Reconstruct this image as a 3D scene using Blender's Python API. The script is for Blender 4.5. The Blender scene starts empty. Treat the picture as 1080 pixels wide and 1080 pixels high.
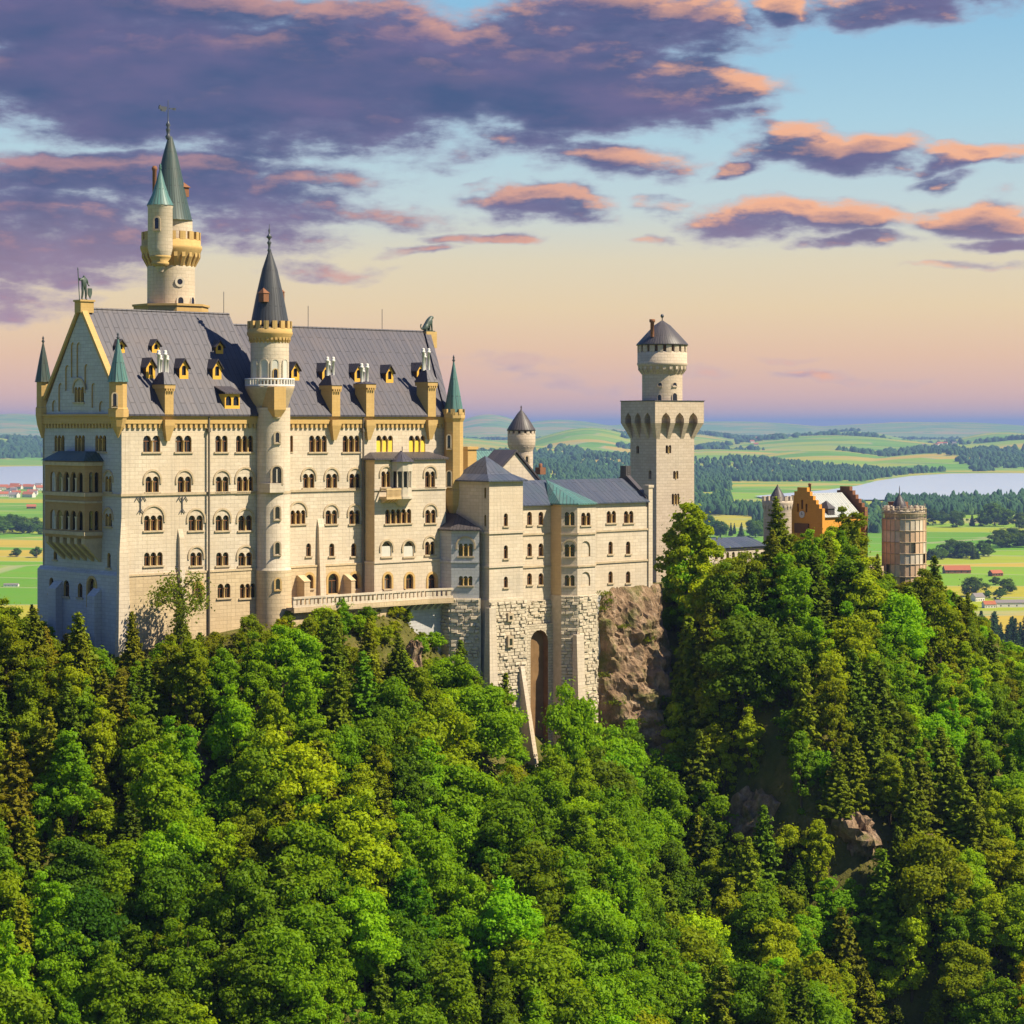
import bpy, math, random
import numpy as np
from mathutils import Vector, Matrix
from mathutils.geometry import delaunay_2d_cdt

# ------------------------------------------------------------------ camera, sky, sun, exposure
SC = bpy.context.scene
COL = SC.collection
FPX, HOR, CAMZ = 2376.0, 448.0, 170.0          # focal length and horizon row in 1080-pixel units, camera height
EXPO = 0.95
cam_data = bpy.data.cameras.new('camera'); cam = bpy.data.objects.new('camera', cam_data); COL.objects.link(cam)
cam.location = (0, 0, CAMZ); cam.rotation_euler = (math.radians(90), 0, 0)
cam_data.sensor_width = 36; cam_data.lens = 36 * FPX / 1080
cam_data.shift_y = -(540 - HOR) / 1080
cam_data.clip_start = 1; cam_data.clip_end = 200000
SC.camera = cam
SC.view_settings.view_transform = 'Standard'; SC.view_settings.look = 'None'
SC.view_settings.exposure = EXPO; SC.view_settings.gamma = 1
SC.cycles.max_bounces = 6; SC.cycles.diffuse_bounces = 3; SC.cycles.transmission_bounces = 3
SC.cycles.volume_bounces = 0; SC.cycles.transparent_max_bounces = 4
SC.cycles.use_denoising = True

SUNDIR = Vector((0.635, -0.18, 0.745)).normalized()      # towards the sun
sl = bpy.data.lights.new('sun', 'SUN'); so = bpy.data.objects.new('sun', sl); COL.objects.link(so)
sl.energy = 5.0; sl.angle = math.radians(0.5); sl.color = (1.0, 0.88, 0.67)
so.rotation_euler = (-SUNDIR).to_track_quat('-Z', 'Y').to_euler(); so.location = (300, 0, 500)

def lin(r, g, b):
    f = lambda c: (c / 255 / 12.92) if c / 255 <= .04045 else ((c / 255 + .055) / 1.055) ** 2.4
    return (f(r), f(g), f(b), 1)
def skyc(r, g, b):
    k = 2 ** -EXPO
    c = lin(r, g, b); return (c[0] * k, c[1] * k, c[2] * k, 1)

class NT:
    """short node-tree writer"""
    def __init__(s, tree): s.t = tree; s.L = tree.links.new
    def n(s, typ, **kw):
        nd = s.t.nodes.new(typ)
        for k, v in kw.items(): setattr(nd, k, v)
        return nd
    def put(s, sock, v):
        if hasattr(v, 'is_output'): s.L(v, sock)
        else: sock.default_value = v
    def math(s, op, a, b=0.0, c=0.0, clamp=False):
        nd = s.n('ShaderNodeMath', operation=op, use_clamp=clamp)
        for i, v in enumerate((a, b, c)): s.put(nd.inputs[i], v)
        return nd.outputs[0]
    def vmath(s, op, a, b=(0, 0, 0)):
        nd = s.n('ShaderNodeVectorMath', operation=op); s.put(nd.inputs[0], a)
        if op != 'SCALE': s.put(nd.inputs[1], b)
        return nd.outputs['Value'] if op in ('LENGTH', 'DOT_PRODUCT') else nd.outputs[0]
    def comb(s, x, y, z=0.0):
        nd = s.n('ShaderNodeCombineXYZ')
        for i, v in enumerate((x, y, z)): s.put(nd.inputs[i], v)
        return nd.outputs[0]
    def sep(s, v): nd = s.n('ShaderNodeSeparateXYZ'); s.put(nd.inputs[0], v); return nd.outputs
    def mix(s, f, a, b, mode='MIX'):
        nd = s.n('ShaderNodeMix', data_type='RGBA', blend_type=mode, clamp_factor=True)
        s.put(nd.inputs[0], f); s.put(nd.inputs[6], a); s.put(nd.inputs[7], b); return nd.outputs[2]
    def ramp(s, f, stops, interp='LINEAR'):
        nd = s.n('ShaderNodeValToRGB'); cr = nd.color_ramp; cr.interpolation = interp
        while len(cr.elements) < len(stops): cr.elements.new(.5)
        for e, (p, c) in zip(cr.elements, stops): e.position = p; e.color = c if len(c) == 4 else (*c, 1)
        s.put(nd.inputs[0], f); return nd.outputs[0]
    def noise(s, vec, scale, detail=4, rough=.55, w=None):
        nd = s.n('ShaderNodeTexNoise'); s.put(nd.inputs['Vector'], vec); nd.inputs['Scale'].default_value = scale
        nd.inputs['Detail'].default_value = detail; nd.inputs['Roughness'].default_value = rough; return nd.outputs['Fac']
    def maprange(s, v, a, b, c=0., d=1., smooth=False):
        nd = s.n('ShaderNodeMapRange', interpolation_type='SMOOTHSTEP' if smooth else 'LINEAR')
        s.put(nd.inputs[0], v)
        for i, x in enumerate((a, b, c, d)): s.put(nd.inputs[i + 1], x)
        return nd.outputs[0]

# cloud density over (azimuth, elevation); each row: px, py, half width, half height, weight (about the world +Y direction)
CLOUDS = [(230, 90, 430, 86, 1.5), (560, 92, 270, 66, 1.45), (60, 25, 330, 60, 1.4), (640, 40, 190, 60, 1.2), (420, 60, 300, 70, 1.2), (700, 95, 130, 44, 1.2),
          (130, 185, 330, 36, 1.1), (60, 245, 190, 52, 1.05), (300, 245, 130, 40, .7), (330, 283, 110, 14, .7), (0, 318, 130, 26, .85), (40, 285, 170, 22, .8), (210, 215, 260, 30, .8), (330, 225, 180, 26, .75), (700, 110, 130, 40, .9), (760, 120, 80, 26, .8), (470, 150, 190, 40, .7),
          (815, 18, 60, 26, .95), (965, 6, 135, 32, 1.15), (880, 158, 110, 26, 1.0), (1010, 172, 110, 18, .95), (655, 170, 110, 30, 1.0),
          (560, 216, 105, 20, 1.0), (520, 246, 80, 13, .95), (835, 232, 125, 26, 1.0), (1035, 238, 95, 26, 1.0), (900, 258, 80, 12, .9), (700, 215, 60, 14, .8),
          (782, 177, 34, 14, .95), (445, 262, 44, 11, .85), (690, 248, 46, 10, .8), (980, 190, 60, 14, .8), (1050, 268, 70, 12, .8), (830, 140, 60, 18, .75),
          (845, 393, 90, 7, .55), (960, 398, 60, 6, .45), (820, 378, 60, 5, .45), (540, 385, 130, 12, .38), (640, 400, 160, 14, .35), (1000, 292, 90, 7, .5)]
def build_world():
    w = bpy.data.worlds.new('World'); SC.world = w; w.use_nodes = True
    T = NT(w.node_tree); nodes = w.node_tree.nodes; nodes.clear()
    g = bpy.data.node_groups.new('cloud_density', 'ShaderNodeTree')
    g.interface.new_socket('P', in_out='INPUT', socket_type='NodeSocketVector')
    g.interface.new_socket('D', in_out='OUTPUT', socket_type='NodeSocketFloat')
    G = NT(g); gi = G.n('NodeGroupInput'); go = G.n('NodeGroupOutput'); P0_ = gi.outputs[0]
    wn = G.n('ShaderNodeTexNoise'); G.put(wn.inputs['Vector'], G.vmath('MULTIPLY', P0_, (16, 34, 1))); wn.inputs['Scale'].default_value = 1; wn.inputs['Detail'].default_value = 5
    off = G.vmath('MULTIPLY', G.vmath('SUBTRACT', wn.outputs['Color'], (.5, .5, .5)), (.075, .030, 0))
    P = G.vmath('ADD', P0_, off)
    acc = 0.0
    for (px, py, hw, hh, wt) in CLOUDS:
        c = ((px - 540) / FPX, (HOR - py) / FPX, 0)
        d = G.vmath('LENGTH', G.vmath('MULTIPLY', G.vmath('SUBTRACT', P, c), (FPX / hw, FPX / hh, 0)))
        acc = G.math('MAXIMUM', acc, G.maprange(d, 1.25, .25, 0, wt, True))
    n1 = G.noise(G.vmath('MULTIPLY', P0_, (26, 62, 1)), 1, 7, .6)
    n2 = G.noise(G.vmath('MULTIPLY', P0_, (9, 24, 1)), 1, 3, .5)
    # the sky above and beside the photograph carries loose clouds too
    far_ = G.math('MULTIPLY', G.maprange(G.sep(P0_)[1], .19, .30, 0, .42), n2)
    acc = G.math('MAXIMUM', acc, far_)
    d = G.math('ADD', acc, G.math('MULTIPLY', G.math('SUBTRACT', n1, .5), 2.0))
    n4 = G.noise(G.vmath('MULTIPLY', P0_, (60, 190, 1)), 1, 7, .62); d = G.math('ADD', d, G.math('MULTIPLY', G.math('SUBTRACT', n4, .5), .62))
    d = G.math('ADD', d, G.math('MULTIPLY', G.math('SUBTRACT', n2, .5), .9))
    d = G.math('MULTIPLY', d, G.maprange(acc, 0, .12))
    G.L(d, go.inputs[0])
    tc = T.n('ShaderNodeTexCoord'); S = T.sep(tc.outputs['Generated'])
    az = T.math('ARCTAN2', S[0], S[1]); el = T.math('ARCSINE', S[2])
    P = T.comb(az, el)
    def dens(vec):
        nd = T.n('ShaderNodeGroup'); nd.node_tree = g; T.L(vec, nd.inputs[0]); return nd.outputs[0]
    d0 = dens(P); d1 = dens(T.vmath('ADD', P, (.0030, .0062, 0)))
    cover = T.maprange(d0, .08, .90, 0, 1, True)
    lit = T.maprange(T.math('SUBTRACT', d0, d1), .05, .70, 0, 1, True)
    thick = T.maprange(d0, .45, 1.25, 0, 1, True); lit = T.math('MULTIPLY', lit, T.maprange(d0, .95, 1.55, 1, .05))
    e1 = T.maprange(el, -.02, .20)
    def stop(py, *rgb): return (((HOR - py) / FPX + .02) / .22, skyc(*rgb))
    grad = T.ramp(e1, [stop(480, 190, 158, 172), stop(444, 222, 176, 170), stop(418, 234, 186, 168), stop(375, 240, 196, 160), stop(325, 238, 210, 166),
                       stop(275, 228, 214, 182), stop(215, 196, 214, 216), stop(130, 170, 208, 224), stop(10, 138, 190, 222)])
    high = T.maprange(el, .2, .8)
    grad = T.mix(high, grad, (.030, .092, .30, 1))
    front = T.maprange(T.math('ABSOLUTE', az), .33, .75)
    grad = T.mix(T.math('MULTIPLY', front, .92), grad, (.030, .095, .30, 1))      # away from the glow the dusk side is plain blue
    sky = T.n('ShaderNodeTexSky', sky_type='NISHITA', sun_disc=False)
    sky.sun_elevation = math.asin(SUNDIR.z); sky.sun_rotation = math.atan2(SUNDIR.x, SUNDIR.y)
    sk = T.vmath('SCALE', sky.outputs[0]); sk.node.inputs['Scale'].default_value = .10
    base = T.mix(.94, sk, grad)
    n3 = T.noise(T.vmath('MULTIPLY', P, (14, 40, 1)), 1, 4)
    body = T.mix(T.maprange(n3, .35, .65), skyc(66, 84, 128), skyc(104, 98, 140))
    low = T.maprange(el, .03, .10)
    body = T.mix(low, skyc(190, 150, 165), body)
    body = T.mix(thick, T.mix(.40, body, skyc(150, 146, 178)), body)
    warm = T.mix(T.maprange(az, -.24, .1), skyc(214, 156, 152), skyc(252, 184, 142))
    acc_az = T.maprange(az, -.1, .12)
    ccol = T.mix(T.math('MULTIPLY', lit, T.maprange(acc_az, 0, 1, .6, .95)), body, warm)
    ccol = T.mix(T.maprange(d0, .20, .72, .55, 0), ccol, skyc(208, 206, 220))
    out = T.mix(T.math('MULTIPLY', cover, .96), base, ccol)
    bg = T.n('ShaderNodeBackground'); T.L(out, bg.inputs[0]); bg.inputs[1].default_value = 1.0
    wo = T.n('ShaderNodeOutputWorld'); T.L(bg.outputs[0], wo.inputs[0])
    w.cycles.sampling_method = 'MANUAL'; w.cycles.sample_map_resolution = 512
build_world()

# ------------------------------------------------------------------ helpers
random.seed(7); RNG = np.random.default_rng(7)
P0 = np.array([-52.0, 300.0]); U = np.array([.743, .669]); U /= np.linalg.norm(U); V = np.array([-U[1], U[0]])
ANG = math.atan2(U[1], U[0])
ORG = {}
def world(u, v, z): p = P0 + U * u + V * v; return (p[0], p[1], z + CAMZ)
def tag(o, label=None, cat=None, group=None, kind=None):
    if label: o['label'] = label
    if cat: o['category'] = cat
    if group: o['group'] = group
    if kind: o['kind'] = kind
    return o
def thing(name, label, cat, org=(0, 0, 0), group=None):
    """an Empty in the castle's own axes (u along the long front, v into the hill, z from camera height)"""
    o = bpy.data.objects.new(name, None); COL.objects.link(o); o.empty_display_size = 1
    o.location = world(*org); o.rotation_euler = (0, 0, ANG); ORG[o] = np.array(org, float)
    return tag(o, label, cat, group)
CAM_L = np.array([float((-P0) @ U), float((-P0) @ V), 0.0])
def ray(px, py):
    d = np.array([(px - 540) / FPX, 1.0]); return np.array([d @ U, d @ V, (HOR - py) / FPX])
def on_v(px, py, v):
    d = ray(px, py); k = (v - CAM_L[1]) / d[1]; return CAM_L + d * k
def mpp(px, v): return on_v(px, HOR, v) @ np.array([U[1], V[1], 0]) / FPX + P0[1] / FPX     # metres per pixel at that depth

class Plane:
    """a vertical plane: origin o, horizontal direction t, outward normal n"""
    def __init__(s, o, t):
        s.o = np.array(o, float); s.t = np.array([t[0], t[1], 0.]); s.t /= np.linalg.norm(s.t)
        s.n = np.array([s.t[1], -s.t[0], 0.])
    def at(s, a, z, d=0.): p = s.o + s.t * a + s.n * d; return (p[0], p[1], z)
    def px(s, x, y):
        d = ray(x, y); k = ((s.o - CAM_L) @ s.n) / (d @ s.n); p = CAM_L + d * k
        return float((p - s.o) @ s.t), float(p[2])

class MB:
    def __init__(s): s.v = []; s.f = []; s.m = []; s.s = []; s.uv = []
    def face(s, pts, mat=0, smooth=False, uv=None):
        i = len(s.v); s.v += [tuple(map(float, p)) for p in pts]; s.f.append(tuple(range(i, i + len(pts)))); s.m.append(mat); s.s.append(smooth); s.uv.append(uv)
    def prism(s, poly, z0, z1, mat=0, poly1=None, cap=True, off=(0, 0)):
        q = poly1 or poly; n = len(poly)
        for i in range(n):
            j = (i + 1) % n
            s.face([(*poly[i], z0), (*poly[j], z0), (*q[j], z1), (*q[i], z1)], mat)
        if cap:
            s.face([(*p, z1) for p in q], mat); s.face([(*p, z0) for p in reversed(poly)], mat)
    def box(s, u0, u1, v0, v1, z0, z1, mat=0): s.prism([(u0, v0), (u1, v0), (u1, v1), (u0, v1)], z0, z1, mat)
    def pbox(s, P, a0, a1, d0, d1, z0, z1, mat=0):
        c = [P.at(a, 0, d)[:2] for a, d in ((a0, d1), (a1, d1), (a1, d0), (a0, d0))]; s.prism(c, z0, z1, mat)
    def pyramid(s, poly, z0, apex, mat=0):
        n = len(poly)
        for i in range(n): s.face([(*poly[i], z0), (*poly[(i + 1) % n], z0), apex], mat)
    def lathe(s, cu, cv, prof, n=28, mat=0, smooth=True, a0=0., a1=2 * math.pi):
        full = abs(a1 - a0 - 2 * math.pi) < 1e-6; i0 = len(s.v); m = n if full else n + 1
        for (r, z) in prof:
            for k in range(m):
                a = a0 + (a1 - a0) * k / n; s.v.append((cu + r * math.cos(a), cv + r * math.sin(a), float(z)))
        R = max(r for r, z in prof); acc = 0.
        for j in range(len(prof) - 1):
            l = math.hypot(prof[j + 1][0] - prof[j][0], prof[j + 1][1] - prof[j][1])
            for k in range(n):
                k2 = (k + 1) % m if full else k + 1
                s.f.append((i0 + j * m + k, i0 + j * m + k2, i0 + (j + 1) * m + k2, i0 + (j + 1) * m + k)); s.m.append(mat); s.s.append(smooth)
                x0, x1 = (a1 - a0) * k / n * R, (a1 - a0) * (k + 1) / n * R
                s.uv.append([(x0, acc), (x1, acc), (x1, acc + l), (x0, acc + l)])
            acc += l
    def tube(s, p0, p1, r0, r1=None, n=8, mat=0):
        p0 = Vector(p0); p1 = Vector(p1); r1 = r0 if r1 is None else r1; d = (p1 - p0).normalized(); a = d.orthogonal().normalized(); b = d.cross(a)
        c = [(math.cos(2 * math.pi * k / n), math.sin(2 * math.pi * k / n)) for k in range(n)]
        q0 = [p0 + (a * x + b * y) * r0 for x, y in c]; q1 = [p1 + (a * x + b * y) * r1 for x, y in c]
        for k in range(n): s.face([q0[k], q0[(k + 1) % n], q1[(k + 1) % n], q1[k]], mat, True)
        s.face(q1, mat); s.face(q0[::-1], mat)
    def ball(s, c, r, n=10, mat=0, sq=1.):
        s.lathe(c[0], c[1], [(max(1e-3, r * math.sin(math.pi * k / 6)), c[2] - r * sq * math.cos(math.pi * k / 6)) for k in range(7)], n, mat)
    def mesh(s, name, mats, org=(0, 0, 0), bevel=0):
        me = bpy.data.meshes.new(name)
        me.from_pydata([(a - org[0], b - org[1], c - org[2]) for a, b, c in s.v], [], s.f)
        for m in mats: me.materials.append(m)
        me.polygons.foreach_set('material_index', s.m); me.polygons.foreach_set('use_smooth', s.s)
        ul = me.uv_layers.new(name='UVMap'); out = []
        for f, uv in zip(s.f, s.uv):
            if uv: out += [c for p in uv for c in p]; continue
            pts = [Vector(s.v[i]) for i in f]; nrm = Vector((0, 0, 0))
            for i in range(len(pts)): nrm += pts[i].cross(pts[(i + 1) % len(pts)])
            if nrm.length < 1e-12: nrm = Vector((0, 0, 1))
            nrm.normalize()
            if abs(nrm.z) > .95: out += [c for p in pts for c in (p.x, p.y)]
            else:
                t = Vector((-nrm.y, nrm.x, 0)).normalized(); b = nrm.cross(t)
                for p in pts: out += [p.dot(t), p.dot(b)]
        ul.data.foreach_set('uv', out); me.update()
        return me
    def build(s, name, mats, parent):
        if not isinstance(mats, (list, tuple)): mats = [mats]
        org = ORG.get(parent, np.zeros(3)); o = bpy.data.objects.new(name, s.mesh(name, mats, org)); COL.objects.link(o)
        o.parent = parent; ORG[o] = org; return o

def arch(c, z0, z1, w, n=7, pointed=False):
    r = w / 2
    if pointed:
        zs = z1 - w * .8
        R = [(c + r * math.cos(t), zs + (z1 - zs) * (math.sin(t) * .45 + .55 * (2 * t / math.pi) ** .8)) for t in [math.pi / 2 * k / n for k in range(n + 1)]]
        return [(c + r, z0)] + R + [(2 * c - x, z) for x, z in R[:-1]][::-1] + [(c - r, z0)]
    return [(c + r, z0)] + [(c + r * math.cos(math.pi * k / n), max(z0 + .02, z1 - r) + r * math.sin(math.pi * k / n)) for k in range(n + 1)] + [(c - r, z0)]
def inside(p, poly):
    x, y = p; r = False; n = len(poly)
    for i in range(n):
        x0, y0 = poly[i]; x1, y1 = poly[i - 1]
        if (y0 > y) != (y1 > y) and x < (x1 - x0) * (y - y0) / (y1 - y0) + x0: r = not r
    return r
class Wall:
    """flat wall with real openings; holes: (polygon, depth, material of the back or None)"""
    def __init__(s, P, outline): s.P = P; s.out = outline; s.h = []
    def hole(s, poly, depth=.38, back=None): s.h.append((poly, depth, back))
    def into(s, mb, mat=0, rev=1):
        co, ed = [], []
        for poly in [s.out] + [h[0] for h in s.h]:
            i = len(co); n = len(poly); co += [Vector(p) for p in poly]; ed += [(i + k, i + (k + 1) % n) for k in range(n)]
        r = delaunay_2d_cdt(co, ed, [], 1, 1e-5)
        for f in r[2]:
            pts = [r[0][i] for i in f]; c = sum(pts, Vector((0, 0))) / len(pts)
            if not inside(c, s.out) or any(inside(c, h[0]) for h in s.h): continue
            if (pts[1] - pts[0]).cross(pts[2] - pts[0]) < 0: pts.reverse()
            mb.face([s.P.at(p.x, p.y) for p in pts], mat)
        for poly, dep, back in s.h:
            n = len(poly)
            for k in range(n):
                a, b = poly[k], poly[(k + 1) % n]
                mb.face([s.P.at(*a), s.P.at(*b), s.P.at(*b, -dep), s.P.at(*a, -dep)], rev)
            if back is not None: mb.face([s.P.at(*p, -dep) for p in poly], back)
def ring(mb, P, c, zc, r0, r1, d0, d1, mat=0, n=12, drop=0.):
    """raised round-arch moulding"""
    A = [math.pi * k / n for k in range(n + 1)]
    o = [(c + r1 * math.cos(a), zc + r1 * math.sin(a)) for a in A]; i = [(c + r0 * math.cos(a), zc + r0 * math.sin(a)) for a in A]
    if drop: o = [(c + r1, zc - drop)] + o + [(c - r1, zc - drop)]; i = [(c + r0, zc - drop)] + i + [(c - r0, zc - drop)]
    for k in range(len(o) - 1):
        mb.face([P.at(*i[k], d1), P.at(*o[k], d1), P.at(*o[k + 1], d1), P.at(*i[k + 1], d1)], mat)
        mb.face([P.at(*o[k], d1), P.at(*o[k], d0), P.at(*o[k + 1], d0), P.at(*o[k + 1], d1)], mat)
        mb.face([P.at(*i[k], d0), P.at(*i[k], d1), P.at(*i[k + 1], d1), P.at(*i[k + 1], d0)], mat)
def window(root, wall, x0, x1, yt, yb, n=1, style=''):
    """arched lights cut into a wall: h hood arch, y yellow shutters, b pale boards, o ochre surround, d door, j no sill"""
    P = wall.P; ym = (yt + yb) / 2; xm = (x0 + x1) / 2
    s0, s1 = sorted((P.px(x0, ym)[0], P.px(x1, ym)[0])); zt = P.px(xm, yt)[1]; zb = P.px(xm, yb)[1]; W = s1 - s0
    gap = min(.34, .16 * W / n) if n > 1 else 0; lw = (W - gap * (n - 1)) / n
    fr = MB(); pn = MB()
    for k in range(n):
        c = s0 + lw / 2 + k * (lw + gap); poly = arch(c, zb, zt, lw); wall.hole(poly)
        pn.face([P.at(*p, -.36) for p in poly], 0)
        if style.find('y') >= 0: pn.pbox(P, c - lw / 2 + .01, c + lw / 2 - .01, -.30, -.12, zb + .01, zb + (zt - zb) * .68, 1)
        elif style.find('b') >= 0: pn.pbox(P, c - lw / 2 + .01, c + lw / 2 - .01, -.30, -.14, zb + .01, zb + (zt - zb) * .70, 3)
        else:
            if random.random() < .28: pn.pbox(P, c - lw / 2 + .02, c - lw / 2 + lw * random.uniform(.25, .5), -.357, -.34, zb + .02, zt - lw * .4, 4)
            pn.pbox(P, c - lw / 2 + .01, c + lw / 2 - .01, -.355, -.28, zb + (zt - zb) * .62, zb + (zt - zb) * .62 + .13, 2)
            pn.pbox(P, c - .05, c + .05, -.355, -.29, zb + .02, zb + (zt - zb) * .62 - .003, 2)
        if n > 1 and k < n - 1:
            g = c + lw / 2 + gap / 2; a = P.at(g, 0, .02)
            fr.lathe(a[0], a[1], [(.15, zb), (.11, zb + .12), (.11, zt - lw * .55 - .25), (.19, zt - lw * .55)], 8, 1)
    if 'd' not in style and 'j' not in style: fr.pbox(P, s0 - .22, s1 + .22, -.05, .20, zb - .22, zb - .003, 0)
    if 'h' in style:
        hd = MB(); R = W / 2 + .16; ring(hd, P, (s0 + s1) / 2, zt - lw * .5, R, R + .26, 0, .16, 0, 14, .5)
    if 'o' in style or 'd' in style:
        R = W / 2 + .02; ring(fr, P, (s0 + s1) / 2, zt - lw / 2, R, R + .35, 0, .10, 1, 12, (zt - lw / 2 - zb))
    if not fr.f: fr.pbox(P, s0, s1, -.2, .08, zb - .15, zb - .003, 0)
    f = fr.build('door' if 'd' in style else 'window', [M['trim'], M['ochre']], root)
    if 'h' in style: hd.build('hood_arch', [M['trim'], M['ochre']], f)
    pn.build('pane', [M['glass'], M['shutter'], M['wood'], M['board'], M['curtain']], f)
    return f

# ------------------------------------------------------------------ materials
M = {}
def mat(name, rough=.8, spec=.3):
    m = bpy.data.materials.new(name); m.use_nodes = True; T = NT(m.node_tree); b = m.node_tree.nodes['Principled BSDF']
    b.inputs['Roughness'].default_value = rough; b.inputs['Specular IOR Level'].default_value = spec; M[name] = m
    return T, b
def bump(T, b, h, strength=.4, dist=.1):
    nd = T.n('ShaderNodeBump'); nd.inputs['Strength'].default_value = strength; nd.inputs['Distance'].default_value = dist
    T.put(nd.inputs['Height'], h); T.L(nd.outputs[0], b.inputs['Normal'])
def masonry(name, c1, c2, joint, bw, bh, js=.02, bmp=.25, stain=.35, dist=.08, stainc=None):
    T, b = mat(name, .9, .15); uv = T.n('ShaderNodeUVMap').outputs[0]; ob = T.n('ShaderNodeTexCoord').outputs['Object']
    br = T.n('ShaderNodeTexBrick'); T.L(uv, br.inputs['Vector']); br.inputs['Scale'].default_value = 1
    br.inputs['Brick Width'].default_value = bw; br.inputs['Row Height'].default_value = bh; br.inputs['Mortar Size'].default_value = js
    br.inputs['Mortar Smooth'].default_value = .4; br.inputs['Bias'].default_value = 0
    br.inputs['Color1'].default_value = (*c1, 1); br.inputs['Color2'].default_value = (*c2, 1); br.inputs['Mortar'].default_value = (*joint, 1)
    big = T.noise(ob, .16, 5, .6); c = T.mix(T.maprange(big, .42, .72, 0, stain), br.outputs['Color'], (*(stainc or [x * .62 for x in c1]), 1))
    # rain streaks: noise stretched down the wall
    st = T.noise(T.vmath('MULTIPLY', uv, (1.3, .10, 1)), 1, 4, .6); c = T.mix(T.maprange(st, .55, .78, 0, stain * .8), c, (*[x * .55 for x in c1], 1))
    pt = T.noise(ob, .07, 3); c = T.mix(T.maprange(pt, .4, .65, 0, .35), c, (c1[0] * 1.02, c1[1] * .90, c1[2] * .74, 1))
    s2 = T.noise(T.vmath('MULTIPLY', uv, (2.6, .05, 1)), 1, 5, .7); c = T.mix(T.maprange(s2, .53, .72, 0, stain), c, (*[x * .5 for x in c1], 1))
    fine = T.noise(ob, 2.2, 3); c = T.mix(T.maprange(fine, .3, .7, 0, .28), c, (*[x * .78 for x in c2], 1))
    T.L(c, b.inputs['Base Color'])
    bump(T, b, T.math('ADD', T.math('MULTIPLY', br.outputs['Fac'], -1.), T.math('MULTIPLY', T.noise(ob, 3.0, 4), .9)), bmp, dist)
masonry('stone', (.575, .49, .38), (.495, .415, .315), (.345, .285, .21), 1.3, .52, .028, .36, .62)
masonry('stone_low', (.54, .42, .265), (.46, .355, .22), (.29, .22, .14), 1.3, .52, .028, .36, .62)
masonry('grey_shade_stone', (.46, .455, .455), (.39, .385, .385), (.25, .245, .24), 1.2, .5, .026, .32, .42)  # greyed copy of the cream stone, with shade put into its colour
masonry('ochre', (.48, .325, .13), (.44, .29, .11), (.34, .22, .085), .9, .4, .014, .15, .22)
masonry('tower_stone', (.52, .43, .335), (.44, .36, .275), (.31, .25, .19), 1.15, .5, .03, .4, .28)
masonry('rough_stone', (.54, .46, .34), (.42, .355, .26), (.24, .20, .145), .9, .42, .035, .8, .25, .15)
masonry('orange_wall', (.62, .29, .05), (.58, .26, .045), (.48, .22, .04), .6, .24, .012, .1, .2)
masonry('brick_dark', (.24, .11, .055), (.2, .09, .05), (.16, .09, .06), .5, .2, .02, .2, .3)
def plain(name, c, rough=.8, spec=.3, var=.2, sc=1.5, metal=0):
    T, b = mat(name, rough, spec); ob = T.n('ShaderNodeTexCoord').outputs['Object']; n = T.noise(ob, sc, 5, .6)
    T.L(T.mix(T.maprange(n, .3, .7, 0, var * 2), (*c, 1), (*[x * .55 for x in c], 1)), b.inputs['Base Color']); b.inputs['Metallic'].default_value = metal
plain('trim', (.45, .35, .225), var=.3); plain('pale_trim', (.50, .43, .33), var=.2); plain('wood', (.15, .065, .025), .6)
plain('shutter', (.72, .50, .05), .6, var=.1); plain('board', (.50, .48, .42), .7, var=.1); plain('bronze', (.05, .075, .055), .5, .5, .4, 3)
plain('metal', (.06, .065, .075), .4, .5); plain('white', (.56, .54, .50), .6, var=.12); plain('door_wood', (.22, .10, .04), .6)
plain('rough_block', (.53, .45, .33), .95, .1, .3, 1.3); plain('curtain', (.22, .20, .17), .9, .1); plain('drain', (.12, .10, .075), .5); plain('niche_brown', (.22, .13, .06), .95, .1, .4, .6)
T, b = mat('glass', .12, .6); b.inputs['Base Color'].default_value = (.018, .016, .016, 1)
def seams(name, c1, c2, streak, pitch=.85, rough=.5, patina=None):
    T, b = mat(name, rough, .4); uv = T.n('ShaderNodeUVMap').outputs[0]; ob = T.n('ShaderNodeTexCoord').outputs['Object']
    br = T.n('ShaderNodeTexBrick'); T.L(uv, br.inputs['Vector']); br.inputs['Scale'].default_value = 1; br.offset = .5; br.offset_frequency = 2
    sw = T.vmath('MULTIPLY', uv, (1, 1, 1)); X = T.sep(uv); vec = T.comb(X[1], X[0]); T.L(vec, br.inputs['Vector'])
    br.inputs['Brick Width'].default_value = 5.2; br.inputs['Row Height'].default_value = pitch; br.inputs['Mortar Size'].default_value = .07; br.inputs['Mortar Smooth'].default_value = .3
    br.inputs['Color1'].default_value = (*c1, 1); br.inputs['Color2'].default_value = (*c2, 1); br.inputs['Mortar'].default_value = (*[x * .42 for x in c1], 1)
    n = T.noise(T.vmath('MULTIPLY', uv, (1.6, .12, 1)), 1, 5, .65); c = T.mix(T.maprange(n, .48, .8, 0, .75), br.outputs['Color'], (*streak, 1))
    n2 = T.noise(ob, .22, 4); c = T.mix(T.maprange(n2, .5, .75, 0, .45), c, (*(patina or [x * .6 for x in c1]), 1))
    T.L(c, b.inputs['Base Color']); bump(T, b, br.outputs['Fac'], .5, -.08)
seams('slate', (.036, .034, .050), (.050, .045, .060), (.095, .076, .078), .8, patina=(.075, .052, .048))
seams('slate_blue', (.040, .050, .078), (.054, .062, .088), (.11, .11, .13), patina=(.03, .06, .065))
seams('slate_brown', (.062, .052, .054), (.052, .046, .05), (.10, .08, .075), .5)
seams('slate_pale', (.36, .36, .33), (.32, .33, .31), (.26, .30, .28), .6)
seams('copper', (.060, .150, .140), (.075, .18, .155), (.12, .08, .06), .55, patina=(.06, .10, .09))
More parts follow.
